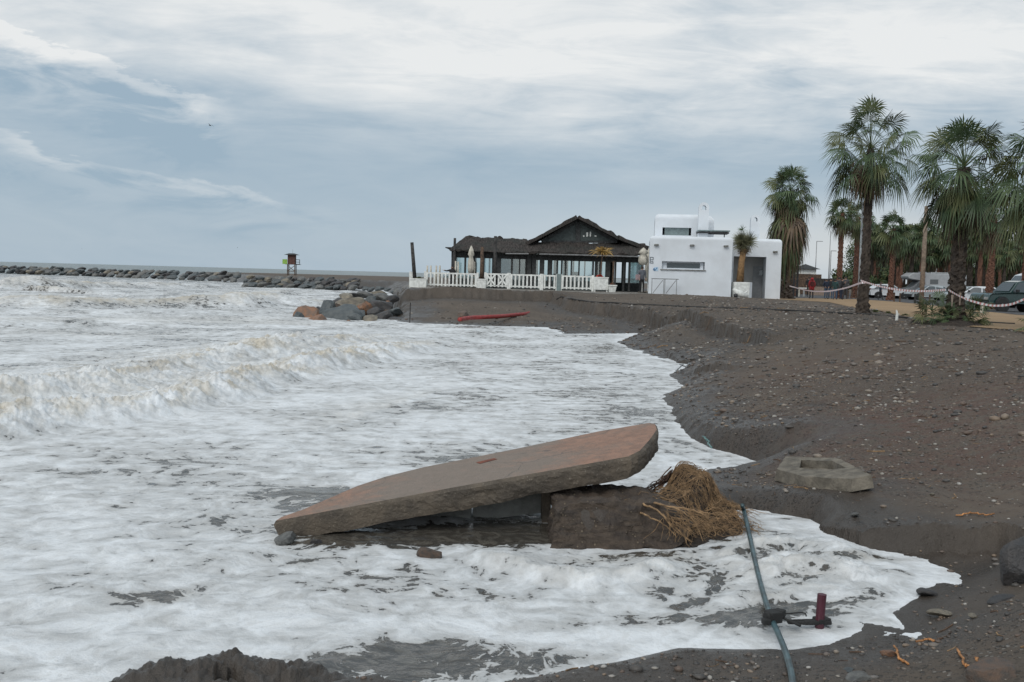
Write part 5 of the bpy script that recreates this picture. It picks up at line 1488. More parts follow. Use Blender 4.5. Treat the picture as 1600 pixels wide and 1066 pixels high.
m = MB(); m.box((wx(1171, 67.6), Y0 + .3, .55), (.42, .2, 1.1)); m.build('low_wall', M_WHITE, WB, bevel=.03)
# upper block, chimneys
D3 = 69.0
m = MB(); zb = wz(1060, 335, D3); uh = (wx(1033, D3), wx(1078, D3), wz(1055, 368, D3), wz(1055, 356, D3))
block(m, wx(1021, D3), wx(1092, D3), 4, 7.4, zt - .4, zb, [uh], .3, .3); ub = m.build('upper_block', M_WHITE, WB)
m = MB(); m.box(((uh[0] + uh[1]) / 2, 4.28, (uh[2] + uh[3]) / 2), (uh[1] - uh[0] - .3, .04, uh[3] - uh[2])); m.build('upper_window', M_GLASSB, WB)
m = MB(); block(m, wx(1092, D3) - .0, wx(1114.5, D3), 4.8, 7.6, zt - .4, wz(1100, 336, 70) - .05, (), .3, .5); m.build('upper_shoulder', M_WHITE, WB)


def chimney(xa, xb, D, ztop, zbase, name):
    m = MB(); r = (xb - xa) / 2; cx = (xa + xb) / 2; ri = r * .42; zc = ztop - r; zo = zc - ri * 1.2; y0 = D - 65.0; y1 = y0 + .75
    ks = [k / 12 * math.pi for k in range(13)]
    out = [(xb, zbase)] + [(cx + r * math.cos(t), zc + r * math.sin(t)) for t in ks] + [(xa, zbase)]
    inn_ = [(cx + ri, zo)] + [(cx + ri * math.cos(t), zc + ri * math.sin(t)) for t in ks] + [(cx - ri, zo)]
    for y, s in ((y0, 1), (y1, -1)):
        vs = [(x, y, z) for x, z in out] + [(x, y, z) for x, z in inn_]; n = len(out)
        m.add(vs, [(i, i + 1, n + i + 1, n + i) for i in range(n - 1)] + [(0, n, 2 * n - 1, n - 1)])
    for pts in (out, inn_ + [inn_[0]]):
        n = len(pts); m.add([(x, y0, z) for x, z in pts] + [(x, y1, z) for x, z in pts], [(i, i + 1, n + i + 1, n + i) for i in range(n - 1)])
    m.build(name, M_WHITE, WB)


chimney(wx(1088.5, 67.5), wx(1104.5, 67.5), 67.5, wz(1097, 317, 67.5), zt - .6, 'chimney')
chimney(wx(1170.5, 71), wx(1184.5, 71), 71, wz(1177, 337, 71), zt2 - .6, 'chimney')
# roof canopy (solar panel), spouts, emblems, rack
m = MB(); q = (wx(1087, 67.5), wx(1138, 67.5)); m.box(((q[0] + q[1]) / 2, 3.2, wz(1112, 361.5, 67.5)), (q[1] - q[0], 2.0, .08)); rp = m.build('roof_panel', M_GLASSB, WB)
m = MB(); m.box(((q[0] + q[1]) / 2, 3.2, wz(1112, 362.6, 67.5) - .08), (q[1] - q[0] - .1, 1.9, .08))
for x in (q[0] + .3, q[1] - .3): m.box((x, 3.1, (wz(1112, 362, 67.5) + zt) / 2 - .15), (.06, .06, .7))
m.build('panel_frame', M_DARK, rp)
for px, py, D in [(1024.5, 382.5, 65), (1080, 383.5, 65), (1133, 385, 65), (1210, 394, 67.2)]:
    m = MB(); q = WL(px, py, D); m.prism([(-.16, -.045), (.16, -.045), (.13, .045), (-.13, .045)], -.22, .02); m.build('rain_spout', M_WALLC, WB, loc=q, bevel=.01)
M_BLUE = mat('blue_sign', (.10, .22, .38), .6, var=.1, bump=0); M_INK = mat('dark_ink', (.10, .12, .14), .7, var=.1, bump=0)
q = WL(1018, 406.5, 65) + Vector((0, -.012, 0)); m = MB()
m.box((-.10, 0, .0), (.045, .012, .40)); m.box((0, 0, .18), (.2, .012, .04)); m.box((.09, 0, .10), (.04, .012, .17)); m.box((0, 0, .02), (.2, .012, .04)); m.box((.02, 0, -.10), (.16, .012, .04)); m.box((.08, 0, -.19), (.04, .012, .12)); m.box((-.02, 0, -.2), (.12, .012, .04))
m.build('wall_emblem', M_INK, WB, loc=q)
q = WL(1023.5, 420.5, 65) + Vector((0, -.01, 0)); m = MB(); m.box((.07, 0, 0), (.26, .01, .26)); pl_ = m.build('blue_plaque', mat('pale_blue_sign', (.45, .60, .74), .6, var=.1, bump=0), WB, loc=q)
m = MB(); m.bar((-.12, -.012, -.02), (.0, -.012, -.10), .012, .07); m.bar((0, -.012, -.10), (.14, -.012, .1), .012, .05); m.box((-.06, -.012, .0), (.1, .012, .1)); m.build('blue_mark', M_BLUE, pl_)
rk_ = thing('metal_rack', 'thin grey metal trestle rack leaning by the white wall', 'rack', at(1017.5, 64.2)); w_ = xpx(1060, 64.2) - xpx(1017.5, 64.2); m = MB()
for x in (.04, w_ * .46, w_ * .5, w_ * .93): m.bar((x, 0, 0), (x, 0, 1.0), .035)
m.bar((0, 0, .98), (w_, 0, .98), .05); m.bar((.12, 0, .05), (w_ * .42, 0, .9), .035); m.bar((w_ * .55, 0, .05), (w_ * .9, 0, .9), .035); m.build('rack_frame', M_METAL, rk_)
# yucca in its planter
t = thing('white_planter', 'square white planter holding the yucca before the porch', 'planter', at(1157, 64.6)); m = MB(); m.box((0, 0, .5), (1.0, .9, 1.0)); m.build('box_body', M_WPAINT, t, bevel=.03)
m = MB(); m.box((0, 0, 1.0), (.86, .76, .04)); m.build('soil', M_SOIL, t); leaf_tuft('plants', 60, .25, .2, M_TERR, t, (0, 0, 1.0), seed=8)
yk = thing('yucca_tree', 'yucca with ochre trunk and spiky rounded crown before the white porch', 'yucca', t.location + Vector((0, 0, 1.0)))
zc = zpx(1160, 383, 64.6) - yk.location.z
m = MB(); m.tube([(-.05, 0, 0), (0, 0, zc * .55), (.12, 0, zc * .9)], [.25, .2, .2], 10); m.build('trunk', mat('ochre_trunk', (.30, .18, .085), .9, var=.2, vscale=6, bump=.8), yk, smooth=True)


def spiky(name, heads, n, R_, mt, parent, seed):
    rg = random.Random(seed); m = MB()
    for c, rr in heads:
        for i in range(n):
            u = rg.uniform(-.95, 1); a = rg.uniform(0, 6.283); s_ = math.sqrt(1 - u * u); d = Vector((s_ * math.cos(a), s_ * math.sin(a), u)); L = rr * rg.uniform(.75, 1.1); s = d.orthogonal().normalized() * .022
            o = Vector(c); m.add([o - s, o + s, o + d * L], [(0, 1, 2)])
    return m.build(name, mt, parent)


spiky('crown', [((.0, 0, zc + .05), .82), ((.35, 0, zc + .25), .85), ((-.1, 0, zc + .35), .75)], 420, .8, M_LGREY, yk, 9)
spiky('dead_leaves', [((.12, 0, zc - .35), .62)], 260, .6, M_LDEAD, yk, 10)
spiky('leaf_shoot', [((-.05, 0, zc + 1.0), .42)], 40, .4, M_LEAF, yk, 10)
ov = thing('overturned_pot', 'overturned white garden pot lying before the yucca planter', 'pot', at(1157, 63.4) + Vector((0, 0, .22)))
m = MB(); m.tube([(-.45, 0, .32), (-.1, 0, .05), (.5, 0, -.12)], [.10, .22, .14], 10); m.tube([(.2, 0, -.05), (.46, 0, .22)], [.10, .05], 8); m.build('pot_body', M_WPAINT, ov, smooth=True)
m = MB(); m.tube([(-.42, -.05, -.12), (-.18, -.1, -.1)], [.12, .15], 10); m.build('dark_mouth', M_DARK, ov, smooth=True)


# ================================================================== palms
def fan_crown(n, pet, R_, el0, el1, seed, nseg=22, mats=(0, 1), droop=.9, wind=(-.10, 0), hang=0.0):
    """arrays of fan leaves: a stalk, then a half wheel of folded blades with drooping tips"""
    rg = random.Random(seed); m = MB(); ga = 2.39996
    for i in range(n):
        f = (i + .5) / n; el = el0 + (el1 - el0) * f ** .9 + rg.gauss(0, .10); a = i * ga + rg.gauss(0, .25)
        d = Vector((math.cos(a) * math.cos(el) + wind[0], math.sin(a) * math.cos(el), math.sin(el))).normalized()
        L = pet * rg.uniform(.75, 1.15); sag = Vector((0, 0, -L * .22 * math.cos(el)))
        p0 = Vector((0, 0, -.25 * f)); p1 = p0 + d * L * .5; p2 = p0 + d * L + sag; dd = (p2 - p1).normalized()
        mi = mats[0] if rg.random() < .6 else mats[1]
        m.tube([p0, p1, p2], [.016, .012, .009], 3, mi, False)
        s = dd.cross(Vector((0, 0, 1)));
        if s.length < .1: s = Vector((math.cos(a + 1.57), math.sin(a + 1.57), 0))
        s.normalize(); nn = s.cross(dd).normalized(); tw = rg.gauss(0, .5); s, nn = (s * math.cos(tw) + nn * math.sin(tw)), (nn * math.cos(tw) - s * math.sin(tw))
        Rl = R_ * rg.uniform(.8, 1.12); span = 2.05
        for k in range(nseg):
            t = (k + .5) / nseg * 2 - 1; an = t * span + rg.gauss(0, .03); fold = .30 * abs(t)
            u = dd * math.cos(an) + s * math.sin(an) - nn * fold; u.normalize(); ll = Rl * (1 - .22 * abs(t)) * rg.uniform(.88, 1.08)
            mid_ = p2 + u * ll * .55 + Vector((0, 0, -ll * .05 * droop)); dr = droop * (.55 + .5 * max(0, .9 - el)) * rg.uniform(.5, 1.4)
            tip = mid_ + (u * ll * .42 + Vector((wind[0] * .4, 0, -ll * .52 * dr))) * .95
            w = (u.cross(nn)).normalized() * (ll * .55 * span * 2 / nseg * .34); o = p2
            m.add([o, mid_ - w, mid_ + w, tip], [(0, 1, 2), (1, 3, 2)], mi)
    return m


def palm_trunk(h, r0, r1, lean, seed, n=20, rows=60, flare=.75, boots=.075):
    m = MB(); rg = random.Random(seed); vs = []
    for j in range(rows + 1):
        t = j / rows; z = t * h - .1; r = r0 + (r1 - r0) * t + r0 * flare * math.exp(-t * h / .5) ; cx = lean[0] * t * t; cy = lean[1] * t * t
        for k in range(n):
            a = 2 * math.pi * k / n
            b = (math.sin(k / n * 2 * math.pi * 5 + j * 1.15) * math.sin(j * 1.15 * .9 + seed) + rg.uniform(-.5, .5)) * boots * r / .22
            vs.append((cx + (r + b) * math.cos(a), cy + (r + b) * math.sin(a), z + rg.uniform(-.01, .01)))
    m.add(vs, [(j * n + k, j * n + (k + 1) % n, (j + 1) * n + (k + 1) % n, (j + 1) * n + k) for j in range(rows) for k in range(n)])
    return m


def palm(px, D, crown_py, scale, label, r=.22, pet=.85, R_=.9, n=52, dead=26, skirt=1.0, lean=(0, 0), seed=1, tr=None, base=None, nseg=24, el=(1.45, -.75), group=None, dr=.9, lm=None):
    b = at(px, D) if base is None else base; hc = zpx(px, crown_py, D) - b.z - .1
    t = thing('fan_palm', label, 'palm tree', b, 0, group)
    palm_trunk(hc, r, r * .72, lean, seed).build('trunk', tr or M_TRUNK, t, smooth=False)
    c = (lean[0], lean[1], hc)
    fan_crown(n, pet, R_, el[0], el[1], seed, nseg, droop=dr).build('crown', lm or [M_LEAF, M_LEAF2], t, loc=c)
    if dead:
        fan_crown(dead, pet * .8 * skirt, R_ * .9, -.7, -1.5, seed + 50, 14, droop=1.3).build('dead_fronds', [M_LDEAD, M_LEAF2], t, loc=(c[0], c[1], hc - .1))
    return t


palm(1350, 36.4, 224, 1, 'tall fan palm standing alone where the striped tape is tied', r=.155, pet=1.2, R_=.84, n=50, dead=22, lean=(.0, 0), seed=1, skirt=.8, nseg=26, el=(1.45, -.65))
p2 = palm(1495, 28.6, 250, 1, 'thick fan palm with green suckers at its foot beside the dark green car', r=.20, pet=1.05, R_=.80, n=56, dead=30, seed=2, nseg=26, el=(1.45, -.95), lean=(.03, 0), dr=1.0, skirt=.85)
p5 = palm(1640, 24.5, 248, 1, 'fan palm cut off by the right edge, dark drooping crown', r=.2, pet=1.05, R_=.78, n=54, dead=26, seed=3, nseg=26, el=(1.4, -1.0), dr=1.0)
palm(1229, 75, 294, 1, 'fan palm with a long shaggy skirt behind the white building', r=.34, pet=1.3, R_=1.15, n=54, dead=50, skirt=1.0, seed=4, nseg=20, el=(1.5, -.6))
# hanging skirt of the palm behind the building
q = at(1226, 75)
sk = fan_crown(80, 1.0, 1.5, -.5, -1.5, 77, 12, droop=1.5)
o = sk.build('hanging_skirt', [M_LDEAD, M_LEAF2], bpy.data.objects['fan_palm.003'], loc=(0, 0, zpx(1226, 330, 75) - q.z))
o = fan_crown(50, .7, 1.4, -.9, -1.55, 78, 12, droop=1.6).build('hanging_skirt', [M_LDEAD, M_LEAF], bpy.data.objects['fan_palm.003'], loc=(0, 0, zpx(1226, 355, 75) - q.z))
# suckers at the foot of the thick palm
for dx, dy, s in [(-.62, .1, .8), (.55, .1, .8), (-.35, -.3, .5), (.35, -.2, .5)]:
    fan_crown(16, .45 * s, .5 * s, 1.2, -.1, int(dx * 40 + 90), 16, droop=.6).build('sucker_leaves', [M_LEAF, M_LEAF2], p2, loc=(dx, dy, .35 + .15 * s))
fan_crown(6, .2, .3, 1.0, -.2, 97, 12, droop=.6).build('sucker_leaves', [M_LEAF, M_LEAF2], p5, loc=(-.45, -.1, .3))
m = MB()
for x, z in [(-.22, .75), (.0, .82)]: m.tube([(x, -.25, z + .1), (x - .02, -.30, z - .25)], [.035, .015], 6)
m.build('torn_boots', mat('torn_fibre', (.26, .21, .17), .9), p2)
# earth heaped round the thick palm
for px, D, s in [(1493, 28.6, 1.0), (1350, 36.4, .6)]:
    q = at(px, D)
M_EARTH = M_SOIL
for k, (px, D, w_, h_, lab) in enumerate([(1493, 28.5, 1.0, .22, 'low mound of dark earth round the foot of the thick palm'), ]):
    q = at(px, D); m = MB(); vs = []; N1, N2 = 9, 28
    for i in range(N1):
        for j in range(N2):
            a = 2 * math.pi * j / N2; rr = w_ * i / (N1 - 1) * (1 + .18 * math.sin(3 * a + 1) + .1 * math.sin(7 * a)); z = h_ * (1 - (i / (N1 - 1)) ** 2) - .05 + random.uniform(-.02, .02)
            vs.append((rr * math.cos(a), rr * math.sin(a), z))
    m.add(vs, [(i * N2 + j, i * N2 + (j + 1) % N2, (i + 1) * N2 + (j + 1) % N2, (i + 1) * N2 + j) for i in range(N1 - 1) for j in range(N2)])
    tag(m.build('earth_mound', M_SOIL, loc=q), lab, 'earth mound')
# weeds along the path edge by the tall palm
wd = []
for k, (px, py, n, R_, lab) in enumerate([(1368, 488, 60, .16, 'low weeds growing right of the tall palm at the path edge'), (1388, 490, 50, .14, 'small patch of weeds midway between the two nearest palms'), (1415, 494, 60, .14, 'low weeds along the path edge left of the thick palm')]):
    g = on_ground(px, py); tag(leaf_tuft('weeds', n * 2, R_, .2, M_LEAF2, None, g, .02, .5, 20 + k), lab, 'weeds')

# palms of the middle distance, each its own
MID = [(1311, 92, 329, .24, 'reddish-trunked fan palm, left of two beside the lamp posts', 12), (1336, 97, 336, .24, 'dark fan palm behind the tall palm, right of the reddish one', 13), (1392, 88, 354, .22, 'small-crowned fan palm with reddish trunk above the white car', 14),
       (1441, 110, 362, .24, 'far fan palm just left of the brown wooden pole', 15), (1547, 62, 330, .22, 'reddish-trunked fan palm behind the dark green car', 16), (1602, 64, 320, .22, 'reddish palm trunk at the right edge behind the dark green car', 17),
       (1240, 96, 398, .14, 'small dark palm just right of the white building', 18)]
for px, D, cy, r, lab, sd_ in MID:
    small = px == 1240
    palm(px, D, cy, 1, lab, r=r, pet=.5 if small else 1.0, R_=.5 if small else 1.0, n=26 if small else 40, dead=8 if small else 16, seed=sd_, tr=M_TRUNKR, nseg=12, el=(1.4, -.5))
# the grove: variants share their meshes
PROTO = []
rg = random.Random(21)
for v in range(5):
    hgt = 5.6 + v * .45
    t = thing('grove_palm', 'dark fan palm in the dense grove behind the car park', 'palm tree', (0, 0, 0), 0, 'palms of the grove behind the car park')
    palm_trunk(hgt, .22, .16, (rg.uniform(-.3, .3), 0), 30 + v, 8, 16).build('trunk', M_TRUNKR if v % 2 else M_TRUNK, t)
    fan_crown(38, .95, 1.05, 1.4, -.9, 40 + v, 9).build('crown', [M_LEAF, M_LEAF2], t, loc=(0, 0, hgt)); fan_crown(16, .7, 1.0, -.8, -1.5, 60 + v, 8, droop=1.2).build('dead_fronds', [M_LDEAD, M_LEAF2], t, loc=(0, 0, hgt - .1))
    PROTO.append(t)
used_ = [False] * 5; cnt = 0
for row, (D, n) in enumerate([(118, 17), (128, 16), (140, 17), (152, 16), (166, 16)]):
    for i in range(n):
        px = 1350 + (1690 - 1350) * (i + rg.uniform(-.4, .4)) / n + (8 if row % 2 else 0)
        if px < 1338 + row * 3: continue
        v = rg.randrange(5); src = PROTO[v]; o = src if not used_[v] else copy_tree(src); used_[v] = True
        DD = D + rg.uniform(-4, 4); x = xpx(px, DD); o.location = (x, DD, 1.1); s = rg.uniform(.85, 1.15) * (D / 118) ** .55; o.scale = (s, s, s); o.rotation_euler = (0, 0, rg.uniform(0, 6.28)); cnt += 1
# broad-leaved trees closing the grove


def leafy_tree(px, D, h, w, label, seed, n=2600, group=None):
    rg = random.Random(seed); b = at(px, D); t = thing('broadleaf_tree', label, 'tree', b, 0, group); m = MB()
    m.tube([(0, 0, -.1), (.1, 0, h * .35), (-.1, .1, h * .6)], [.28, .2, .1], 8)
    cl = []
    for i in range(13):
        c = Vector((rg.uniform(-w, w) * .55, rg.uniform(-w, w) * .5, h * rg.uniform(.36, .9))); cl.append((c, rg.uniform(.22, .38) * w)); m.tube([(0, 0, h * .4), tuple(c)], [.09, .03], 5)
    m.build('trunk', M_TRUNK, t)
    q = RNG.integers(0, 13, n); m = MB()
    for k in q:
        c, rr = cl[k]; d = Vector((rg.gauss(0, 1), rg.gauss(0, 1), rg.gauss(0, 1))).normalized(); p = c + d * rr * rg.uniform(.6, 1.08); s = d.orthogonal().normalized(); s2 = d.cross(s); a = rg.uniform(0, 6.28); u = (s * math.cos(a) + s2 * math.sin(a) + d * rg.uniform(-.5, .5)) * .17; v = (s2 * math.cos(a) - s * math.sin(a)) * .10
        m.add([p - u, p + v, p + u, p - v], [(0, 1, 2, 3)], rg.random() < .35)
    m.build('crown', [M_LEAF, M_LEAF2], t)


for i, (px, D, h, w, lab) in enumerate([(1352, 172, 7.4, 5, 'dark rounded tree at the left end of the grove'), (1380, 176, 7.6, 5, 'dark broadleaf tree behind the small-crowned palm'), (1412, 178, 7.8, 5.2, 'dark broadleaf tree above the motorhome cab'), (1448, 182, 8.2, 5.4, 'dark broadleaf tree behind the brown wooden pole'),
                                        (1500, 184, 8.6, 5.4, 'dark broadleaf tree behind the thick palm'), (1540, 180, 8.8, 5.4, 'broad dark tree behind the reddish trunk'), (1580, 178, 9.0, 5.4, 'broad dark tree above the dark green car'), (1620, 176, 9.0, 5.4, 'broad dark tree at the right edge of the grove'), (1660, 176, 9, 5.4, 'broad dark tree beyond the right edge')]):
    leafy_tree(px, D, h * 1.2, w * 1.1, lab, 200 + i, 3600)
# tall dark hedge closing the view under the crowns
m = MB(); rg = random.Random(31)
for i in range(9000):
    px = rg.uniform(1352, 1680); D = 186 + rg.uniform(-3, 3); z = 1.0 + 5.2 * rg.random() ** .9
    if 1462 < px < 1486 and rg.random() < .9: continue
    if 1402 < px < 1420 and 2.6 < z < 5.4: continue
    x = xpx(px, D); a = rg.uniform(0, 6.28); u = Vector((math.cos(a), .3, math.sin(a))) * .34; v = Vector((-math.sin(a), .2, math.cos(a))) * .22; p = Vector((x, D, z))
    m.add([p - u, p + v, p + u, p - v], [(0, 1, 2, 3)], rg.random() < .35)
o = m.build('hedge', [M_LEAF, M_LEAF2]); tag(o, 'tall dark hedge closing the grove behind the parked cars', 'hedge')
# undergrowth left of the grove
for k, (px, D, w, h, lab) in enumerate([(1320, 120, 1.8, 3.0, 'dark bush behind the group of people'), (1344, 115, 2.2, 3.4, 'dark bush behind the tall palm trunk'), (1368, 118, 2.4, 3.2, 'dark bush above the left white car')]):
    leafy_tree(px, D, h, w, lab, 300 + k, 1500)

# white wall beyond, bar hut
m = MB(); q = at(1473, 172); w_ = 1.25
m.add([(-w_, 0, 0), (w_, 0, 0), (w_, 3, 0), (-w_, 3, 0), (-w_ * .75, 0, 4.4), (w_ * .35, 0, 4.4), (w_ * .35, 3, 4.4), (-w_ * .75, 3, 4.4)], [(3, 2, 1, 0), (4, 5, 6, 7), (0, 1, 5, 4), (1, 2, 6, 5), (2, 3, 7, 6), (3, 0, 4, 7)])
tag(m.build('whitewashed_tower', M_WHITE, loc=q, bevel=.1), 'tapering whitewashed tower seen between the palm trunks', 'tower')
bh = thing('beach_hut', 'low dark beach hut with a small peaked roof, far behind the tape', 'hut', at(1257, 118)); m = MB(); m.box((0, 0, 1.2), (3.0, 3, 2.4)); m.build('wall', M_WOOD, bh)
m = MB(); m.add([(-1.4, -1.4, 3.0), (1.4, -1.4, 3.0), (1.4, 1.4, 3.0), (-1.4, 1.4, 3.0), (0, 0, 3.6)], [(0, 1, 4), (1, 2, 4), (2, 3, 4), (3, 0, 4), (3, 2, 1, 0)]); m.build('roof', M_DWOOD, bh)
m = MB(); m.box((0, 0, 2.7), (2.0, 2.0, .55)); m.build('skylight', M_WPAINT, bh)
m = MB(); m.box((0, -1.52, .75), (2.6, .1, .12)); m.build('counter', M_WPAINT, bh)
gw = thing('garden_wall', 'low brown wall with a thatched top behind the red-jacketed person', 'wall', at(1290, 110)); m = MB(); m.box((0, 0, .55), (3.6, .3, 1.1)); m.build('wall_base', mat('dusty_wall', (.25, .19, .15), .9), gw); m = MB(); m.box((0, 0, 1.5), (3.4, .5, .8)); m.build('thatched_top', M_THATCH, gw)
for k, (px, tp, lab) in enumerate([(1236, 398, 'dark lattice column just right of the shaggy palm'), (1243, 396, 'second dark lattice column, right of the first')]):
    q = at(px, 90); h = zpx(px, tp, 90) - q.z; m = MB(); s = .16
    for i, j in ((-s, -s), (s, -s), (s, s), (-s, s)): m.bar((i, j, 0), (i, j, h), .07)
    for z in np.arange(.4, h, .5): m.bar((-s, -s, z), (s, -s, z + .25), .05); m.bar((s, -s, z + .25), (-s, -s, z + .5), .05)
    tag(m.build('lattice_column', M_DARK, loc=q), lab, 'column')


def lamp_post(px, D, top, label, r=.06, arm=.6, mt=None):
    b = at(px, D); h = zpx(px, top, D) - b.z; t = thing('street_lamp', label, 'street lamp', b); m = MB(); m.tube([(0, 0, 0), (0, 0, h)], [r, r * .7], 8); m.build('pole', mt or M_METAL, t, smooth=True)
    if arm:
        m = MB(); m.box((arm / 2, 0, h), (arm, .14, .07)); m.build('lamp_head', M_METAL, t)


for px, D, tp, lab, arm in [(1273, 150, 377, 'thin far street lamp right of the beach hut', .9), (1296, 130, 392, 'thin grey street lamp left of the reddish palm', .7), (1294, 160, 360, 'taller hairline street lamp left of the reddish palm', .0), (1334, 105, 372, 'white pole beside the dark palm', 0)]:
    lamp_post(px, D, tp, lab, .07, arm)
pole('white_pole', 1342, 38, 318, .045, M_GALV, 'slim white pole standing just left of the tall palm trunk', cat='pole')
pole('wooden_pole', 1441, 52, 322, .13, mat('bleached_wood', (.22, .17, .13), .9, var=.2, bump=.5), 'tall brown wooden pole between the two nearest palms', cat='pole')


# ================================================================== vehicles
def car(px, D, rz, paint, label, kind='hatch', name='parked_car'):
    b = at(px, D); t = thing(name, label, 'car', b, rz)
    K = {'hatch': dict(L=4.2, W=1.75, prof=[(-2.1, .35), (2.02, .35), (2.1, .75), (2.0, .98), (1.2, 1.0), (-.75, .98), (-1.75, .88), (-2.08, .70)], cab=[(-1.0, .97), (-.3, 1.42), (.2, 1.48), (1.2, 1.44), (1.85, 1.0)], wr=.32, wx=(-1.32, 1.28)),
         'suv': dict(L=4.5, W=1.8, prof=[(-2.15, .50), (2.25, .50), (2.32, .95), (2.28, 1.12), (-.60, 1.12), (-1.95, 1.06), (-2.12, .98), (-2.22, .70)], cab=[(-.85, 1.11), (-.30, 1.72), (.1, 1.80), (2.0, 1.80), (2.22, 1.12)], wr=.40, wx=(-1.35, 1.35))}[kind]
    W = K['W'] / 2
    m = MB(); P0 = K['prof']; n = len(P0)
    # body: three widths across, so the flanks bulge
    secs = [(-W + .05, .03), (-W, 0), (W, 0), (W - .05, .03)]; vs = []
    for y, sh in [(-W + .10, .06), (-W, 0), (W, 0), (W - .10, .06)]:
        for x, z in P0: vs.append((x * (1 - sh * .4), y, z - (sh * .5 if z > .8 else 0)))
    fs = [tuple(range(n)), tuple(range(4 * n - 1, 3 * n - 1, -1))] + [(j * n + i, (j + 1) * n + i, (j + 1) * n + (i + 1) % n, j * n + (i + 1) % n) for j in range(3) for i in range(n)]
    # order sections properly: outer lip, flank, flank, outer lip
    m.add(vs, fs); body = m.build('body', paint, t, bevel=.05)
    C0 = K['cab']; k = len(C0); m = MB(); vs = [(x, -W + .12 + (.16 if 0 < i < k - 1 else 0), z) for i, (x, z) in enumerate(C0)] + [(x, W - .12 - (.16 if 0 < i < k - 1 else 0), z) for i, (x, z) in enumerate(C0)]
    m.add(vs, [tuple(range(k)), tuple(range(2 * k - 1, k - 1, -1))] + [(i, i + k, (i + 1) % k + k, (i + 1) % k) for i in range(k)]); m.build('cabin', paint, t, bevel=.04)
    zb, ztp = C0[0][1] + .04, C0[2][1] - .10

    def cabx(z, front):
        a, b_ = (C0[0], C0[1]) if front else (C0[-1], C0[-2]); f = (z - a[1]) / (b_[1] - a[1]); return a[0] + (b_[0] - a[0]) * min(1, f)
    for sd_ in (-1, 1):
        xs_ = [cabx(zb, True) + .16, .28, .36, cabx(zb, False) - .16]
        if kind == 'suv': xs_ = [cabx(zb, True) + .14, .42, .50, 1.30, 1.38, cabx(zb, False) - .1]
        for q in range(0, len(xs_), 2):
            m = MB(); a0, a1 = xs_[q], xs_[q + 1]; t0 = max(a0, cabx(ztp, True) + .10); t1 = min(a1, cabx(ztp, False) - .12)
            yb, yt = sd_ * (W - .115), sd_ * (W - .255); m.add([(a0, yb, zb), (a1, yb, zb), (t1, yt, ztp), (t0, yt, ztp)], [(0, 1, 2, 3)]); m.add([(a0, yb * .97, zb), (a1, yb * .97, zb), (t1, yt * .97, ztp), (t0, yt * .97, ztp)], [(3, 2, 1, 0)]); m.build('side_window', M_GLASSC, t)
    m = MB(); a, b_ = C0[0], C0[1]; o = Vector((-.03, 0, .03)); m.add([Vector((a[0] + .06, -W + .24, a[1] + .06)) + o, Vector((a[0] + .06, W - .24, a[1] + .06)) + o, Vector((b_[0] - .04, W - .36, b_[1] - .06)) + o, Vector((b_[0] - .04, -W + .36, b_[1] - .06)) + o], [(0, 1, 2, 3)]); m.build('windscreen', M_GLASSC, t)
    for wx_ in K['wx']:
        for sd_ in (-1, 1):
            r = K['wr']; wl = thing_part('wheel', t, (wx_, sd_ * (W - .08), r))
            m = MB(); rot_lathe(m, [(r * .6, -.11), (r * .92, -.11), (r, -.07), (r, .07), (r * .92, .11), (r * .6, .11)]); m.build('tyre', M_RUB, wl, smooth=False)
            m = MB(); rot_lathe(m, [(.03, -.115 * 1), (r * .58, -.10), (r * .62, 0), (r * .58, .10), (.03, .115)]); m.build('rim', M_METAL, wl)
            m = MB(); rot_lathe(m, [(r * 1.18, -.0), (r * 1.18, .04)], 24); m.build('wheel_arch', M_DARK, t, loc=(wx_, sd_ * (W - .02) - .02, r + .02))
    for sd_ in (-1, 1):
        m = MB(); m.box((-K['L'] / 2 + .10, sd_ * (W - .3), P0[-1][1] + .06), (.12, .34, .16)); m.build('headlight', M_GALV, t, bevel=.02)
        m = MB(); m.box((K['L'] / 2 - .08, sd_ * (W - .2), .9), (.08, .2, .25)); m.build('tail_light', M_REDB, t, bevel=.02)
        m = MB(); m.box((C0[0][0] + .35, sd_ * (W + .07), zb + .08), (.14, .2, .15)); m.build('mirror', M_DARK, t, bevel=.03)
    m = MB(); m.box((-K['L'] / 2 + .02, 0, .5), (.16, W * 1.9, .2)); m.build('bumper', M_DARK, t, bevel=.04)
    return t


def thing_part(name, parent, loc):
    o = bpy.data.objects.new(name, None); COL.objects.link(o); o.parent = parent; o.location = loc; o.empty_display_size = .1; return o


def rot_lathe(m, prof, n=20):
    vs = [(r * math.cos(2 * math.pi * k / n), y, r * math.sin(2 * math.pi * k / n)) for r, y in prof for k in range(n)]
    m.add(vs, [(i * n + k, i * n + (k + 1) % n, (i + 1) * n + (k + 1) % n, (i + 1) * n + k) for i in range(len(prof) - 1) for k in range(n)] + [tuple(range(n)), tuple((len(prof) - 1) * n + k for k in range(n))])


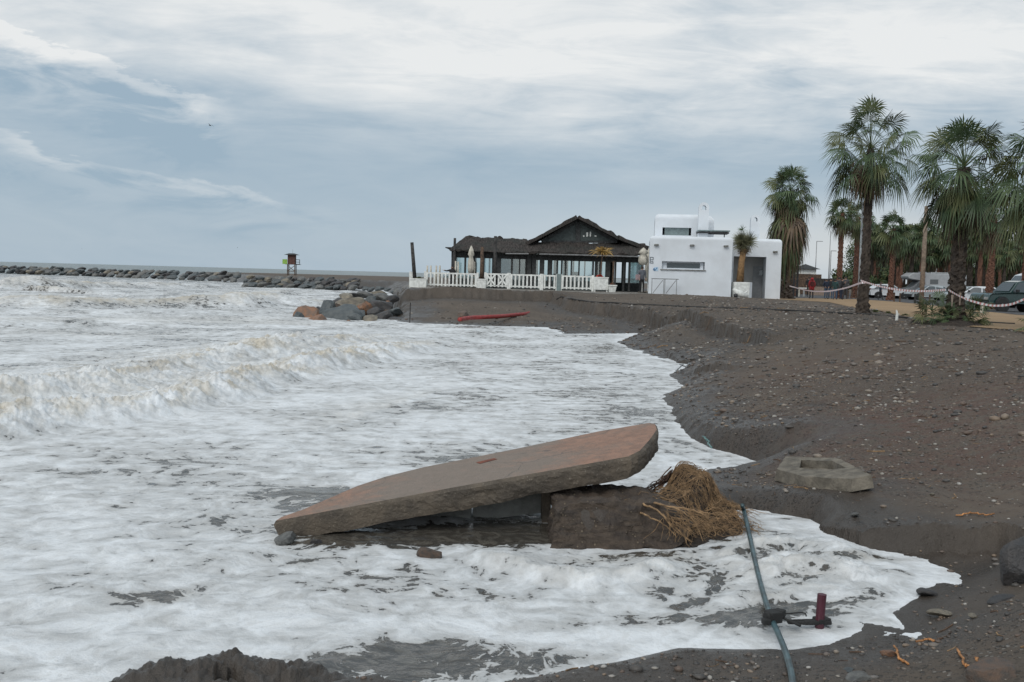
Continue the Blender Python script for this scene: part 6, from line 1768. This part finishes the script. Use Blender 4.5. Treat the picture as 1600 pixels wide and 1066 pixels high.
M_GLASSC = mat('car_glass', (.05, .06, .065), .08, spec=1.0, var=.05, bump=0)
M_CWHITE = mat('white_car_paint', (.62, .64, .66), .3, var=.03, bump=0, coat=.5); M_CSILV = mat('silver_car_paint', (.38, .41, .42), .3, metal=.3, var=.03, bump=0, coat=.5); M_CGREEN = mat('dark_green_car_paint', (.012, .038, .036), .25, var=.05, bump=0, coat=.8)
car(1585, 57, .18, M_CGREEN, 'dark green off-road car nearest the beach, cut by the right edge', 'suv')
car(1388, 101, 0, M_CWHITE, 'white hatchback parked behind the tape, left of the silver car', 'hatch').rotation_euler.z = math.pi
car(1452, 96, .05, M_CSILV, 'silver car parked in front of the motorhome')
car(1525, 78, -.25, M_CWHITE, 'white car partly hidden between the thick palm and the dark green car'); car(1512, 92, .1, M_CSILV, 'pale car roof showing beyond the white car near the thick palm')
car(1372, 112, .0, M_CGREEN, 'dark car parked behind the white hatchback')
# motorhome
mh = thing('motorhome', 'white motorhome with an overcab front, parked behind the silver car', 'motorhome', at(1457, 112), .0)
m = MB(); m.prism([(-1.3, .5), (3.3, .5), (3.3, 2.75), (-2.6, 2.85), (-3.25, 2.45), (-3.1, 2.15), (-1.7, 1.95), (-1.3, 1.9)], -1.1, 1.1); m.build('living_box', mat('greyed_white_paint', (.36, .37, .38), .4, var=.05, bump=0), mh, bevel=.08)
m = MB(); m.prism([(-1.29, .45), (-1.29, 1.96), (-1.9, 1.93), (-2.55, 1.25), (-3.3, 1.05), (-3.4, .6), (-3.3, .45)], -1.0, 1.0); m.build('cab', mat('grey_cab', (.16, .17, .18), .35, bump=0), mh, bevel=.05)
for x, w, z, h in [(-.3, .9, 1.9, .5), (1.6, .8, 1.9, .5), (-1.75, .7, 1.55, .45)]:
    m = MB(); m.box((x, -1.115 if x > -1 else -1.012, z), (w, .03, h)); m.build('window', M_GLASSC, mh, bevel=.01)
m = MB(); m.box((2.2, -1.112, 1.9), (.45, .02, .4)); m.build('faded_emblem', M_RED if 0 else mat('faded_red', (.30, .16, .16), .7), mh)
m = MB(); m.box((.6, 0, 2.88), (2.2, 1.2, .14)); m.box((-1.2, 0, 2.9), (.7, .7, .12)); m.build('roof_hatch', M_GALV, mh, bevel=.03)
for x in (-2.55, 1.7):
    for sd_ in (-1, 1):
        wl = thing_part('wheel', mh, (x, sd_ * .95, .34)); m = MB(); rot_lathe(m, [(.2, -.11), (.34, -.09), (.34, .09), (.2, .11)]); m.build('tyre', M_RUB, wl); m = MB(); rot_lathe(m, [(.02, -.115), (.2, -.1), (.2, .1), (.02, .115)]); m.build('rim', M_METAL, wl)
vn = thing('white_van', 'white van at the right edge beyond the dark green car', 'van', at(1628, 70), .0)
m = MB(); m.prism([(-2.6, .4), (2.6, .4), (2.6, 2.45), (-1.0, 2.5), (-1.5, 2.35), (-2.2, 1.35), (-2.65, 1.1)], -.95, .95); m.build('body', M_CWHITE, vn, bevel=.08)
m = MB(); m.add([(-1.55, -.7, 2.28), (-2.18, -.75, 1.42), (-2.18, .75, 1.42), (-1.55, .7, 2.28)], [(0, 1, 2, 3)]); o = m.build('windscreen', M_GLASSC, vn); o.location = (-.03, 0, .03)
m = MB(); m.add([(-1.4, -.96, 2.1), (-.6, -.96, 2.1), (-.6, -.96, 1.45), (-1.9, -.96, 1.45)], [(0, 1, 2, 3)]); m.build('side_window', M_GLASSC, vn)
for x in (-1.6, 1.6):
    for sd_ in (-1, 1):
        wl = thing_part('wheel', vn, (x, sd_ * .85, .34)); m = MB(); rot_lathe(m, [(.2, -.11), (.34, -.09), (.34, .09), (.2, .11)]); m.build('tyre', M_RUB, wl); m = MB(); rot_lathe(m, [(.02, -.115), (.2, -.1), (.2, .1), (.02, .115)]); m.build('rim', M_METAL, wl)

# bollards along the path
BL = [(1233, 465, 438, M_POLE, 'dark post at the right corner of the white building, tape tied to it', .09), (1248.5, 464, 452, M_CANVAS, 'ochre wooden bollard left of the red-jacketed person', .07), (1256, 464, 453, M_GALV, 'pale bollard beside the ochre one', .09),
      (1331, 467, 454, M_WOOD, 'wooden bollard in the row left of the tall palm, nearest the people', .06), (1337, 467.5, 454, M_WOOD, 'wooden bollard in the row left of the tall palm, closest to the palm', .06), (1325, 467, 454, M_WOOD, 'wooden bollard half hidden by the people', .06),
      (1397, 472, 457, M_WOOD, 'wooden bollard below the rear wheel of the white hatchback', .06), (1406, 472.5, 458, M_WOOD, 'wooden bollard between the white and silver cars', .06), (1429.5, 475, 459, M_DWOOD, 'dark bollard below the front wheel of the silver car', .07),
      (1437.5, 476, 460, M_DWOOD, 'dark bollard at the foot of the brown wooden pole', .07), (1452.5, 473, 460, M_WOOD, 'wooden bollard below the silver car, left of the palm suckers', .07), (1534.5, 490, 473, M_CANVAS, 'weathered concrete bollard in front of the dark green car', .09)]
for px, by, ty, mt_, lab, r in BL:
    z = 1.2
    g = on_ground(px, by); D = g.y; h = max(.5, min(1.2, zpx(px, ty, D) - g.z)); m = MB(); m.tube([(0, 0, -.05), (0, 0, h - .04), (0, 0, h)], [r, r, r * .7], 10); m.tube([(0, 0, h * .78), (0, 0, h * .84)], r * 1.12, 10)
    tag(m.build('bollard', mt_, loc=g), lab, 'bollard', 'bollards along the ochre path')

# striped tape
M_TAPE = bpy.data.materials.new('striped_tape'); M_TAPE.use_nodes = True; nt = M_TAPE.node_tree; E.nt = nt; b_ = nt.nodes['Principled BSDF']
at_ = nt.nodes.new('ShaderNodeAttribute'); at_.attribute_name = 'run'; w = E.op('FRACT', E(at_.outputs['Fac']) * 4.5); nt.links.new(mixc(nt, w.smooth(.52, .56), (.74, .72, .72), (.52, .22, .20)), b_.inputs['Base Color']); b_.inputs['Roughness'].default_value = .4


def tape(pts, label, w=.09):
    q = smoothline([Vector(p) for p in pts], 14); vs, run = [], []; d = 0
    for i, p in enumerate(q):
        if i: d += (q[i] - q[i - 1]).length
        tw = .5 * math.sin(i * .12); up = Vector((0, math.sin(tw), math.cos(tw))) * w / 2; vs += [p - up, p + up]; run += [d, d]
    m = MB(); m.add(vs, [(2 * i, 2 * i + 1, 2 * i + 3, 2 * i + 2) for i in range(len(q) - 1)]); o = m.build('barrier_tape', M_TAPE)
    a = o.data.attributes.new('run', 'FLOAT', 'POINT'); a.data.foreach_set('value', run)
    s = o.modifiers.new('s', 'SOLIDIFY'); s.thickness = .003
    tag(o, label, 'barrier tape')


g1 = at(1350, 36.4); rt = .30
tape([P(1234, 447, 64), P(1262, 454, 56), P(1290, 455.5, 50), P(1318, 451, 43), P(1343, 443, 36.1), P(1352, 442, 36.05)], 'red and white tape sagging from the white building to the tall palm', .07)
tape([P(1345, 438.5, 36.05), P(1375, 447.5, 34), P(1410, 453.5, 32), P(1445, 455, 30.2), P(1478, 453, 28.2)], 'red and white tape strung between the tall and the thick palm', .065)
tape([P(1482, 453, 28.2), P(1500, 463, 27), P(1522, 471.5, 26), P(1550, 477.5, 25), P(1578, 476, 24), P(1600, 468, 23.2), P(1612, 464, 23.1)], 'red and white tape hanging from the thick palm to the right edge', .055)
m = MB(); m.lathe([(.30, 0), (.31, .04), (.30, .08)], n=16); 

# ================================================================== people
def person(loc, h, facing, label, jacket, trousers, hair, pose='stand', seed=1, hood=None, extra=None):
    k = h / 1.75; t = thing('person', label, 'person', loc, facing); rg = random.Random(seed)
    J = {'pel': (0, 0, .95), 'wai': (0, 0, 1.08), 'che': (0, .0, 1.32), 'nec': (0, 0, 1.50), 'hea': (0, -.02, 1.62), 'top': (0, -.01, 1.71),
         'shl': (-.19, 0, 1.42), 'shr': (.19, 0, 1.42), 'ell': (-.25, .02, 1.14), 'elr': (.25, .02, 1.14), 'hal': (-.24, -.10, .90), 'har': (.24, -.10, .90),
         'hil': (-.09, 0, .90), 'hir': (.09, 0, .90), 'knl': (-.11, -.02, .50), 'knr': (.11, -.02, .50), 'anl': (-.12, .01, .09), 'anr': (.12, .01, .09), 'tol': (-.13, -.15, .04), 'tor': (.13, -.15, .04)}
    if pose == 'point': J['ell'] = (-.42, -.02, 1.36); J['hal'] = (-.66, -.05, 1.42)
    if pose == 'pocket': J['hal'] = (-.16, -.14, .98); J['har'] = (.16, -.14, .98); J['ell'] = (-.30, .05, 1.15); J['elr'] = (.30, .05, 1.15)
    if pose == 'phone': J['har'] = (.10, -.24, 1.38); J['elr'] = (.27, -.10, 1.15)
    if pose == 'walk': J['knl'] = (-.10, -.14, .50); J['anl'] = (-.11, -.18, .10); J['tol'] = (-.11, -.34, .05); J['anr'] = (.12, .18, .12); J['tor'] = (.13, .04, .04)
    Rr = {'pel': .15, 'wai': .14, 'che': .165, 'nec': .065, 'hea': .098, 'top': .07, 'shl': .085, 'shr': .085, 'ell': .055, 'elr': .055, 'hal': .038, 'har': .038, 'hil': .10, 'hir': .10, 'knl': .065, 'knr': .065, 'anl': .045, 'anr': .045, 'tol': .04, 'tor': .04}
    Ed = [('pel', 'wai'), ('wai', 'che'), ('che', 'nec'), ('nec', 'hea'), ('hea', 'top'), ('che', 'shl'), ('che', 'shr'), ('shl', 'ell'), ('shr', 'elr'), ('ell', 'hal'), ('elr', 'har'), ('pel', 'hil'), ('pel', 'hir'), ('hil', 'knl'), ('hir', 'knr'), ('knl', 'anl'), ('knr', 'anr'), ('anl', 'tol'), ('anr', 'tor')]
    names = list(J); me = bpy.data.meshes.new('p'); me.from_pydata([Vector(J[n]) * k for n in names], [(names.index(a), names.index(b)) for a, b in Ed], [])
    o = bpy.data.objects.new('p', me); COL.objects.link(o); o.modifiers.new('s', 'SKIN')
    for i, n in enumerate(names):
        sv = me.skin_vertices[0].data[i]; sv.radius = (Rr[n] * k * (1.12 if n in ('che', 'pel', 'wai') else 1), Rr[n] * k * (.78 if n in ('che', 'pel', 'wai') else 1)); sv.use_root = n == 'pel'
    o.modifiers.new('u', 'SUBSURF').levels = 1
    ev = o.evaluated_get(bpy.context.evaluated_depsgraph_get()); m2 = bpy.data.meshes.new_from_object(ev); bpy.data.objects.remove(o)
    skin = M_SKIN
    for q in (jacket, trousers, skin, M_RUB): m2.materials.append(q)
    for p in m2.polygons:
        c = p.center / k; arm = min((Vector(J['hal']) - c).length, (Vector(J['har']) - c).length) < .075
        p.material_index = 2 if (c.z > 1.50 or arm) else (3 if c.z < .10 else (1 if c.z < .92 and abs(c.x) < .21 else 0)); p.use_smooth = True
    # face and fingers are welded into the one body mesh
    bm = bmesh.new(); bm.from_mesh(m2); f = Vector(J['hea']) * k

    def blob(c, s, mi):
        r = bmesh.ops.create_icosphere(bm, subdivisions=1, radius=1)
        for v in r['verts']: v.co = Vector((v.co.x * s[0], v.co.y * s[1], v.co.z * s[2])) * k + c
        for fc in {fc for v in r['verts'] for fc in v.link_faces}: fc.material_index = mi; fc.smooth = True
    blob(f + Vector((0, -.105, -.005)) * k, (.013, .02, .022), 2); blob(f + Vector((-.035, -.092, .02)) * k, (.012, .008, .008), 3); blob(f + Vector((.035, -.092, .02)) * k, (.012, .008, .008), 3)
    blob(f + Vector((0, -.09, -.048)) * k, (.024, .01, .006), 3); blob(f + Vector((-.098, .0, 0)) * k, (.012, .02, .028), 2); blob(f + Vector((.098, .0, 0)) * k, (.012, .02, .028), 2)
    for hn, en in (('hal', 'ell'), ('har', 'elr')):
        hd = Vector(J[hn]) * k; d = (hd - Vector(J[en]) * k).normalized(); s = d.cross(Vector((0, 1, 0))).normalized(); pw = d.cross(s)
        for q in range(4):
            L = (.075, .085, .08, .062)[q] * k; a = hd + d * .03 * k + pw * (q - 1.5) * .019 * k; vs = []
            for e, r_ in ((0, .009), (.55, .0085), (1, .006)):
                c = a + d * L * e + s * (.018 * e * e) * k * (1 if hn == 'hal' else -1)
                vs.append([bm.verts.new(c + (pw * math.cos(w_) + s * math.sin(w_)) * r_ * k) for w_ in (0, 1.57, 3.14, 4.71)])
            for e in range(2):
                for w_ in range(4): bm.faces.new((vs[e][w_], vs[e][(w_ + 1) % 4], vs[e + 1][(w_ + 1) % 4], vs[e + 1][w_])).material_index = 2
            bm.faces.new(vs[2]).material_index = 2
        blob(hd + d * .02 * k - pw * .045 * k, (.011, .014, .03), 2)
    bm.to_mesh(m2); bm.free()
    b = bpy.data.objects.new('body', m2); COL.objects.link(b); b.parent = t
    m = MB(); 
    prof = [(.03, .10), (.07, .088), (.098, .05), (.108, 0), (.104, -.05)] if hood is None else [(.03, .12), (.09, .10), (.122, .04), (.128, -.02), (.115, -.10)]
    m.lathe([(r_ * k, z * k) for r_, z in reversed(prof)], (f.x, f.y + (.022 if hood is None else .03) * k, f.z), 14); m.build('hair' if hood is None else 'hood', hood or hair, t, smooth=True)
    if extra: extra(t, k)
    return t


M_SKIN = mat('skin', (.42, .26, .19), .6, var=.05, bump=0)
M_JK = {n: mat(n + '_cloth', c, .9, var=.15, vscale=6, bump=.1) for n, c in dict(black=(.018, .019, .022), navy=(.02, .03, .055), teal=(.025, .06, .06), red=(.36, .03, .035), jeans=(.06, .10, .16), grey=(.12, .13, .15), darkred=(.10, .02, .02), white=(.6, .62, .64), charcoal=(.05, .05, .055)).items()}
M_HAIR = mat('dark_hair', (.02, .015, .012), .7, bump=0)


def coat(t, k):
    m = MB(); m.lathe([(.21 * k, .72 * k), (.20 * k, .95 * k), (.17 * k, 1.08 * k), (.10 * k, 1.1 * k)], n=16); m.build('coat_skirt', M_JK['red'], t, smooth=True)
    m = MB(); m.box((0, .17 * k, 1.22 * k), (.32 * k, .18 * k, .42 * k)); m.build('backpack', M_JK['darkred'], t, bevel=.04)


def vest(t, k):
    m = MB(); m.box((-.13 * k, .12 * k, 1.28 * k), (.10 * k, .12 * k, .42 * k), .1); m.box((.20 * k, .10 * k, 1.24 * k), (.14 * k, .16 * k, .36 * k), -.2); m.build('white_scarf', M_JK['white'], t, bevel=.03)


def bag(t, k):
    m = MB(); m.box((-.30 * k, -.02, 1.0 * k), (.30 * k, .16 * k, .36 * k)); m.build('shoulder_bag', mat('pinkish_bag', (.34, .25, .26), .8), t, bevel=.04)


PE = [(1268.5, 82, 1.74, math.pi, 'person in a hooded red coat and dark trousers with a dark red backpack', 'red', 'black', 'stand', 'red', coat), (1264, 95, 1.95, 0, 'person in black behind the red-coated one', 'black', 'black', 'stand', None, None),
      (1291, 83, 1.72, .4, 'person in navy jacket and jeans, leftmost of the group by the palm', 'navy', 'jeans', 'pocket', None, None), (1298, 84, 1.78, -.5, 'person in black jacket and jeans, second from the left in the group', 'black', 'jeans', 'pocket', None, None),
      (1305, 81, 1.70, 2.6, 'person in dark teal jacket with back turned, middle of the group', 'teal', 'jeans', 'stand', None, None), (1311, 84, 1.88, 3.0, 'person in charcoal jacket and dark jeans at the right of the group', 'charcoal', 'navy', 'pocket', None, None),
      (1315.5, 82, 1.80, 1.2, 'person in black coat facing the sea, near the white-scarfed one', 'black', 'navy', 'phone', None, None), (1321, 86, 2.0, -.2, 'tall person wearing a white scarf over a dark coat', 'charcoal', 'charcoal', 'stand', None, vest),
      (1376, 88, 1.62, 1.4, 'person in dark clothes walking past the white hatchback', 'navy', 'black', 'walk', None, None), (1002.5, 66.8, 1.80, .3, 'person in a grey top with a bag by the glass corner of the restaurant', 'grey', 'black', 'stand', None, bag),
      (706, 68.9, 1.62, 0.0, 'person in black at the seaward corner of the restaurant, arm outstretched', 'black', 'black', 'point', None, None)]
for px, D, h, fc, lab, ja, tr_, ps, hd, ex in PE:
    person(at(px, D, .02), h, fc, lab, M_JK[ja], M_JK[tr_], M_HAIR, ps, int(px), M_JK[hd] if hd else None, ex)
bpy.data.objects['person.010'].location.z = ZF + .05

# ================================================================== lifeguard tower, bird
DT = 200.0; tb = at(455.5, DT); lt = thing('lifeguard_tower', 'brown wooden lifeguard tower on stilts with a green sign on the far spit', 'tower', tb)
TL = lambda px, py: P(px, py, DT) - tb
zc0, zc1 = TL(455, 413.5).z, TL(455, 398.5).z
for x in (-.72, .72):
    for y in (-.6, .6):
        m = MB(); m.bar((x * 1.02, y, -.3), (x, y, zc0), .16); m.build('leg', M_WOOD, lt)
m = MB(); zl, zh = zc0 * .38, zc0 * .92; m.bar((-.72, -.62, zl), (.72, -.62, zh), .10); m.bar((.72, -.62, zl), (-.72, -.62, zh), .10); m.box((0, -.62, zl), (1.5, .1, .12)); m.build('cross_brace', M_WOOD, lt)
m = MB(); m.box((0, 0, (zc0 + zc1) / 2), (1.45, 1.3, zc1 - zc0)); m.build('cabin', mat('red_brown_wood', (.11, .05, .04), .8, var=.2, vscale=3), lt, bevel=.02)
m = MB(); m.add([(-1.35, -1.2, zc1), (1.35, -1.2, zc1), (1.35, 1.2, zc1), (-1.35, 1.2, zc1), (-.5, -.4, zc1 + .32), (.5, -.4, zc1 + .32), (.5, .4, zc1 + .32), (-.5, .4, zc1 + .32)], [(3, 2, 1, 0), (4, 5, 6, 7), (0, 1, 5, 4), (1, 2, 6, 5), (2, 3, 7, 6), (3, 0, 4, 7)]); m.build('roof', M_DWOOD, lt)
m = MB(); m.box((-1.25, -.7, zc0 + .55), (.95, .08, .95)); m.build('green_sign', mat('green_sign', (.26, .46, .08), .6, bump=0), lt)
m = MB()
for z in (zc0 + .1, zc0 + .52, zc0 + .98): m.box((1.22, -.65, z), (1.0, .09, .11))
m.box((1.7, -.65, zc0 + .54), (.1, .1, 1.0)); m.box((1.22, 0, zc0 + .03), (1.0, 1.3, .08)); m.build('balcony_rail', M_DWOOD, lt)
m = MB(); m.box((-.95, 0, zc0 + .03), (.5, 1.3, .08)); m.tube([(.15, 0, zc1 + .3), (.15, 0, zc1 + 1.1)], .03, 5); m.build('mast', M_GALV, lt)


def gull(px, py, D, s, rz, label):
    m = MB(); m.lathe([(.01, 0), (.05, .05), (.07, .18), (.06, .32), (.035, .44), (.01, .5)], n=8); vs = m.v; m.v = [(x, z - .25, y) for x, y, z in vs]
    for k in (-1, 1): m.add([(0, -.08, .03), (0, .10, .03), (k * .34, .04, .16), (k * .34, -.10, .16), (k * .72, -.12, .04)], [(0, 1, 2, 3), (3, 2, 4)])
    o = m.build('seabird', M_DARK); o.location = P(px, py, D); o.scale = (s,) * 3; o.rotation_euler = (.2, .15, rz); tag(o, label, 'bird')


gull(328, 196, 150, 1.0, 1.1, 'dark seabird flying at the tip of the long wedge-shaped cloud')
gull(128, 389, 260, .55, .4, 'tiny distant seabird low over the sea at the far left'); gull(371, 387, 260, .5, 2.0, 'tiny distant seabird low over the sea left of the tower')
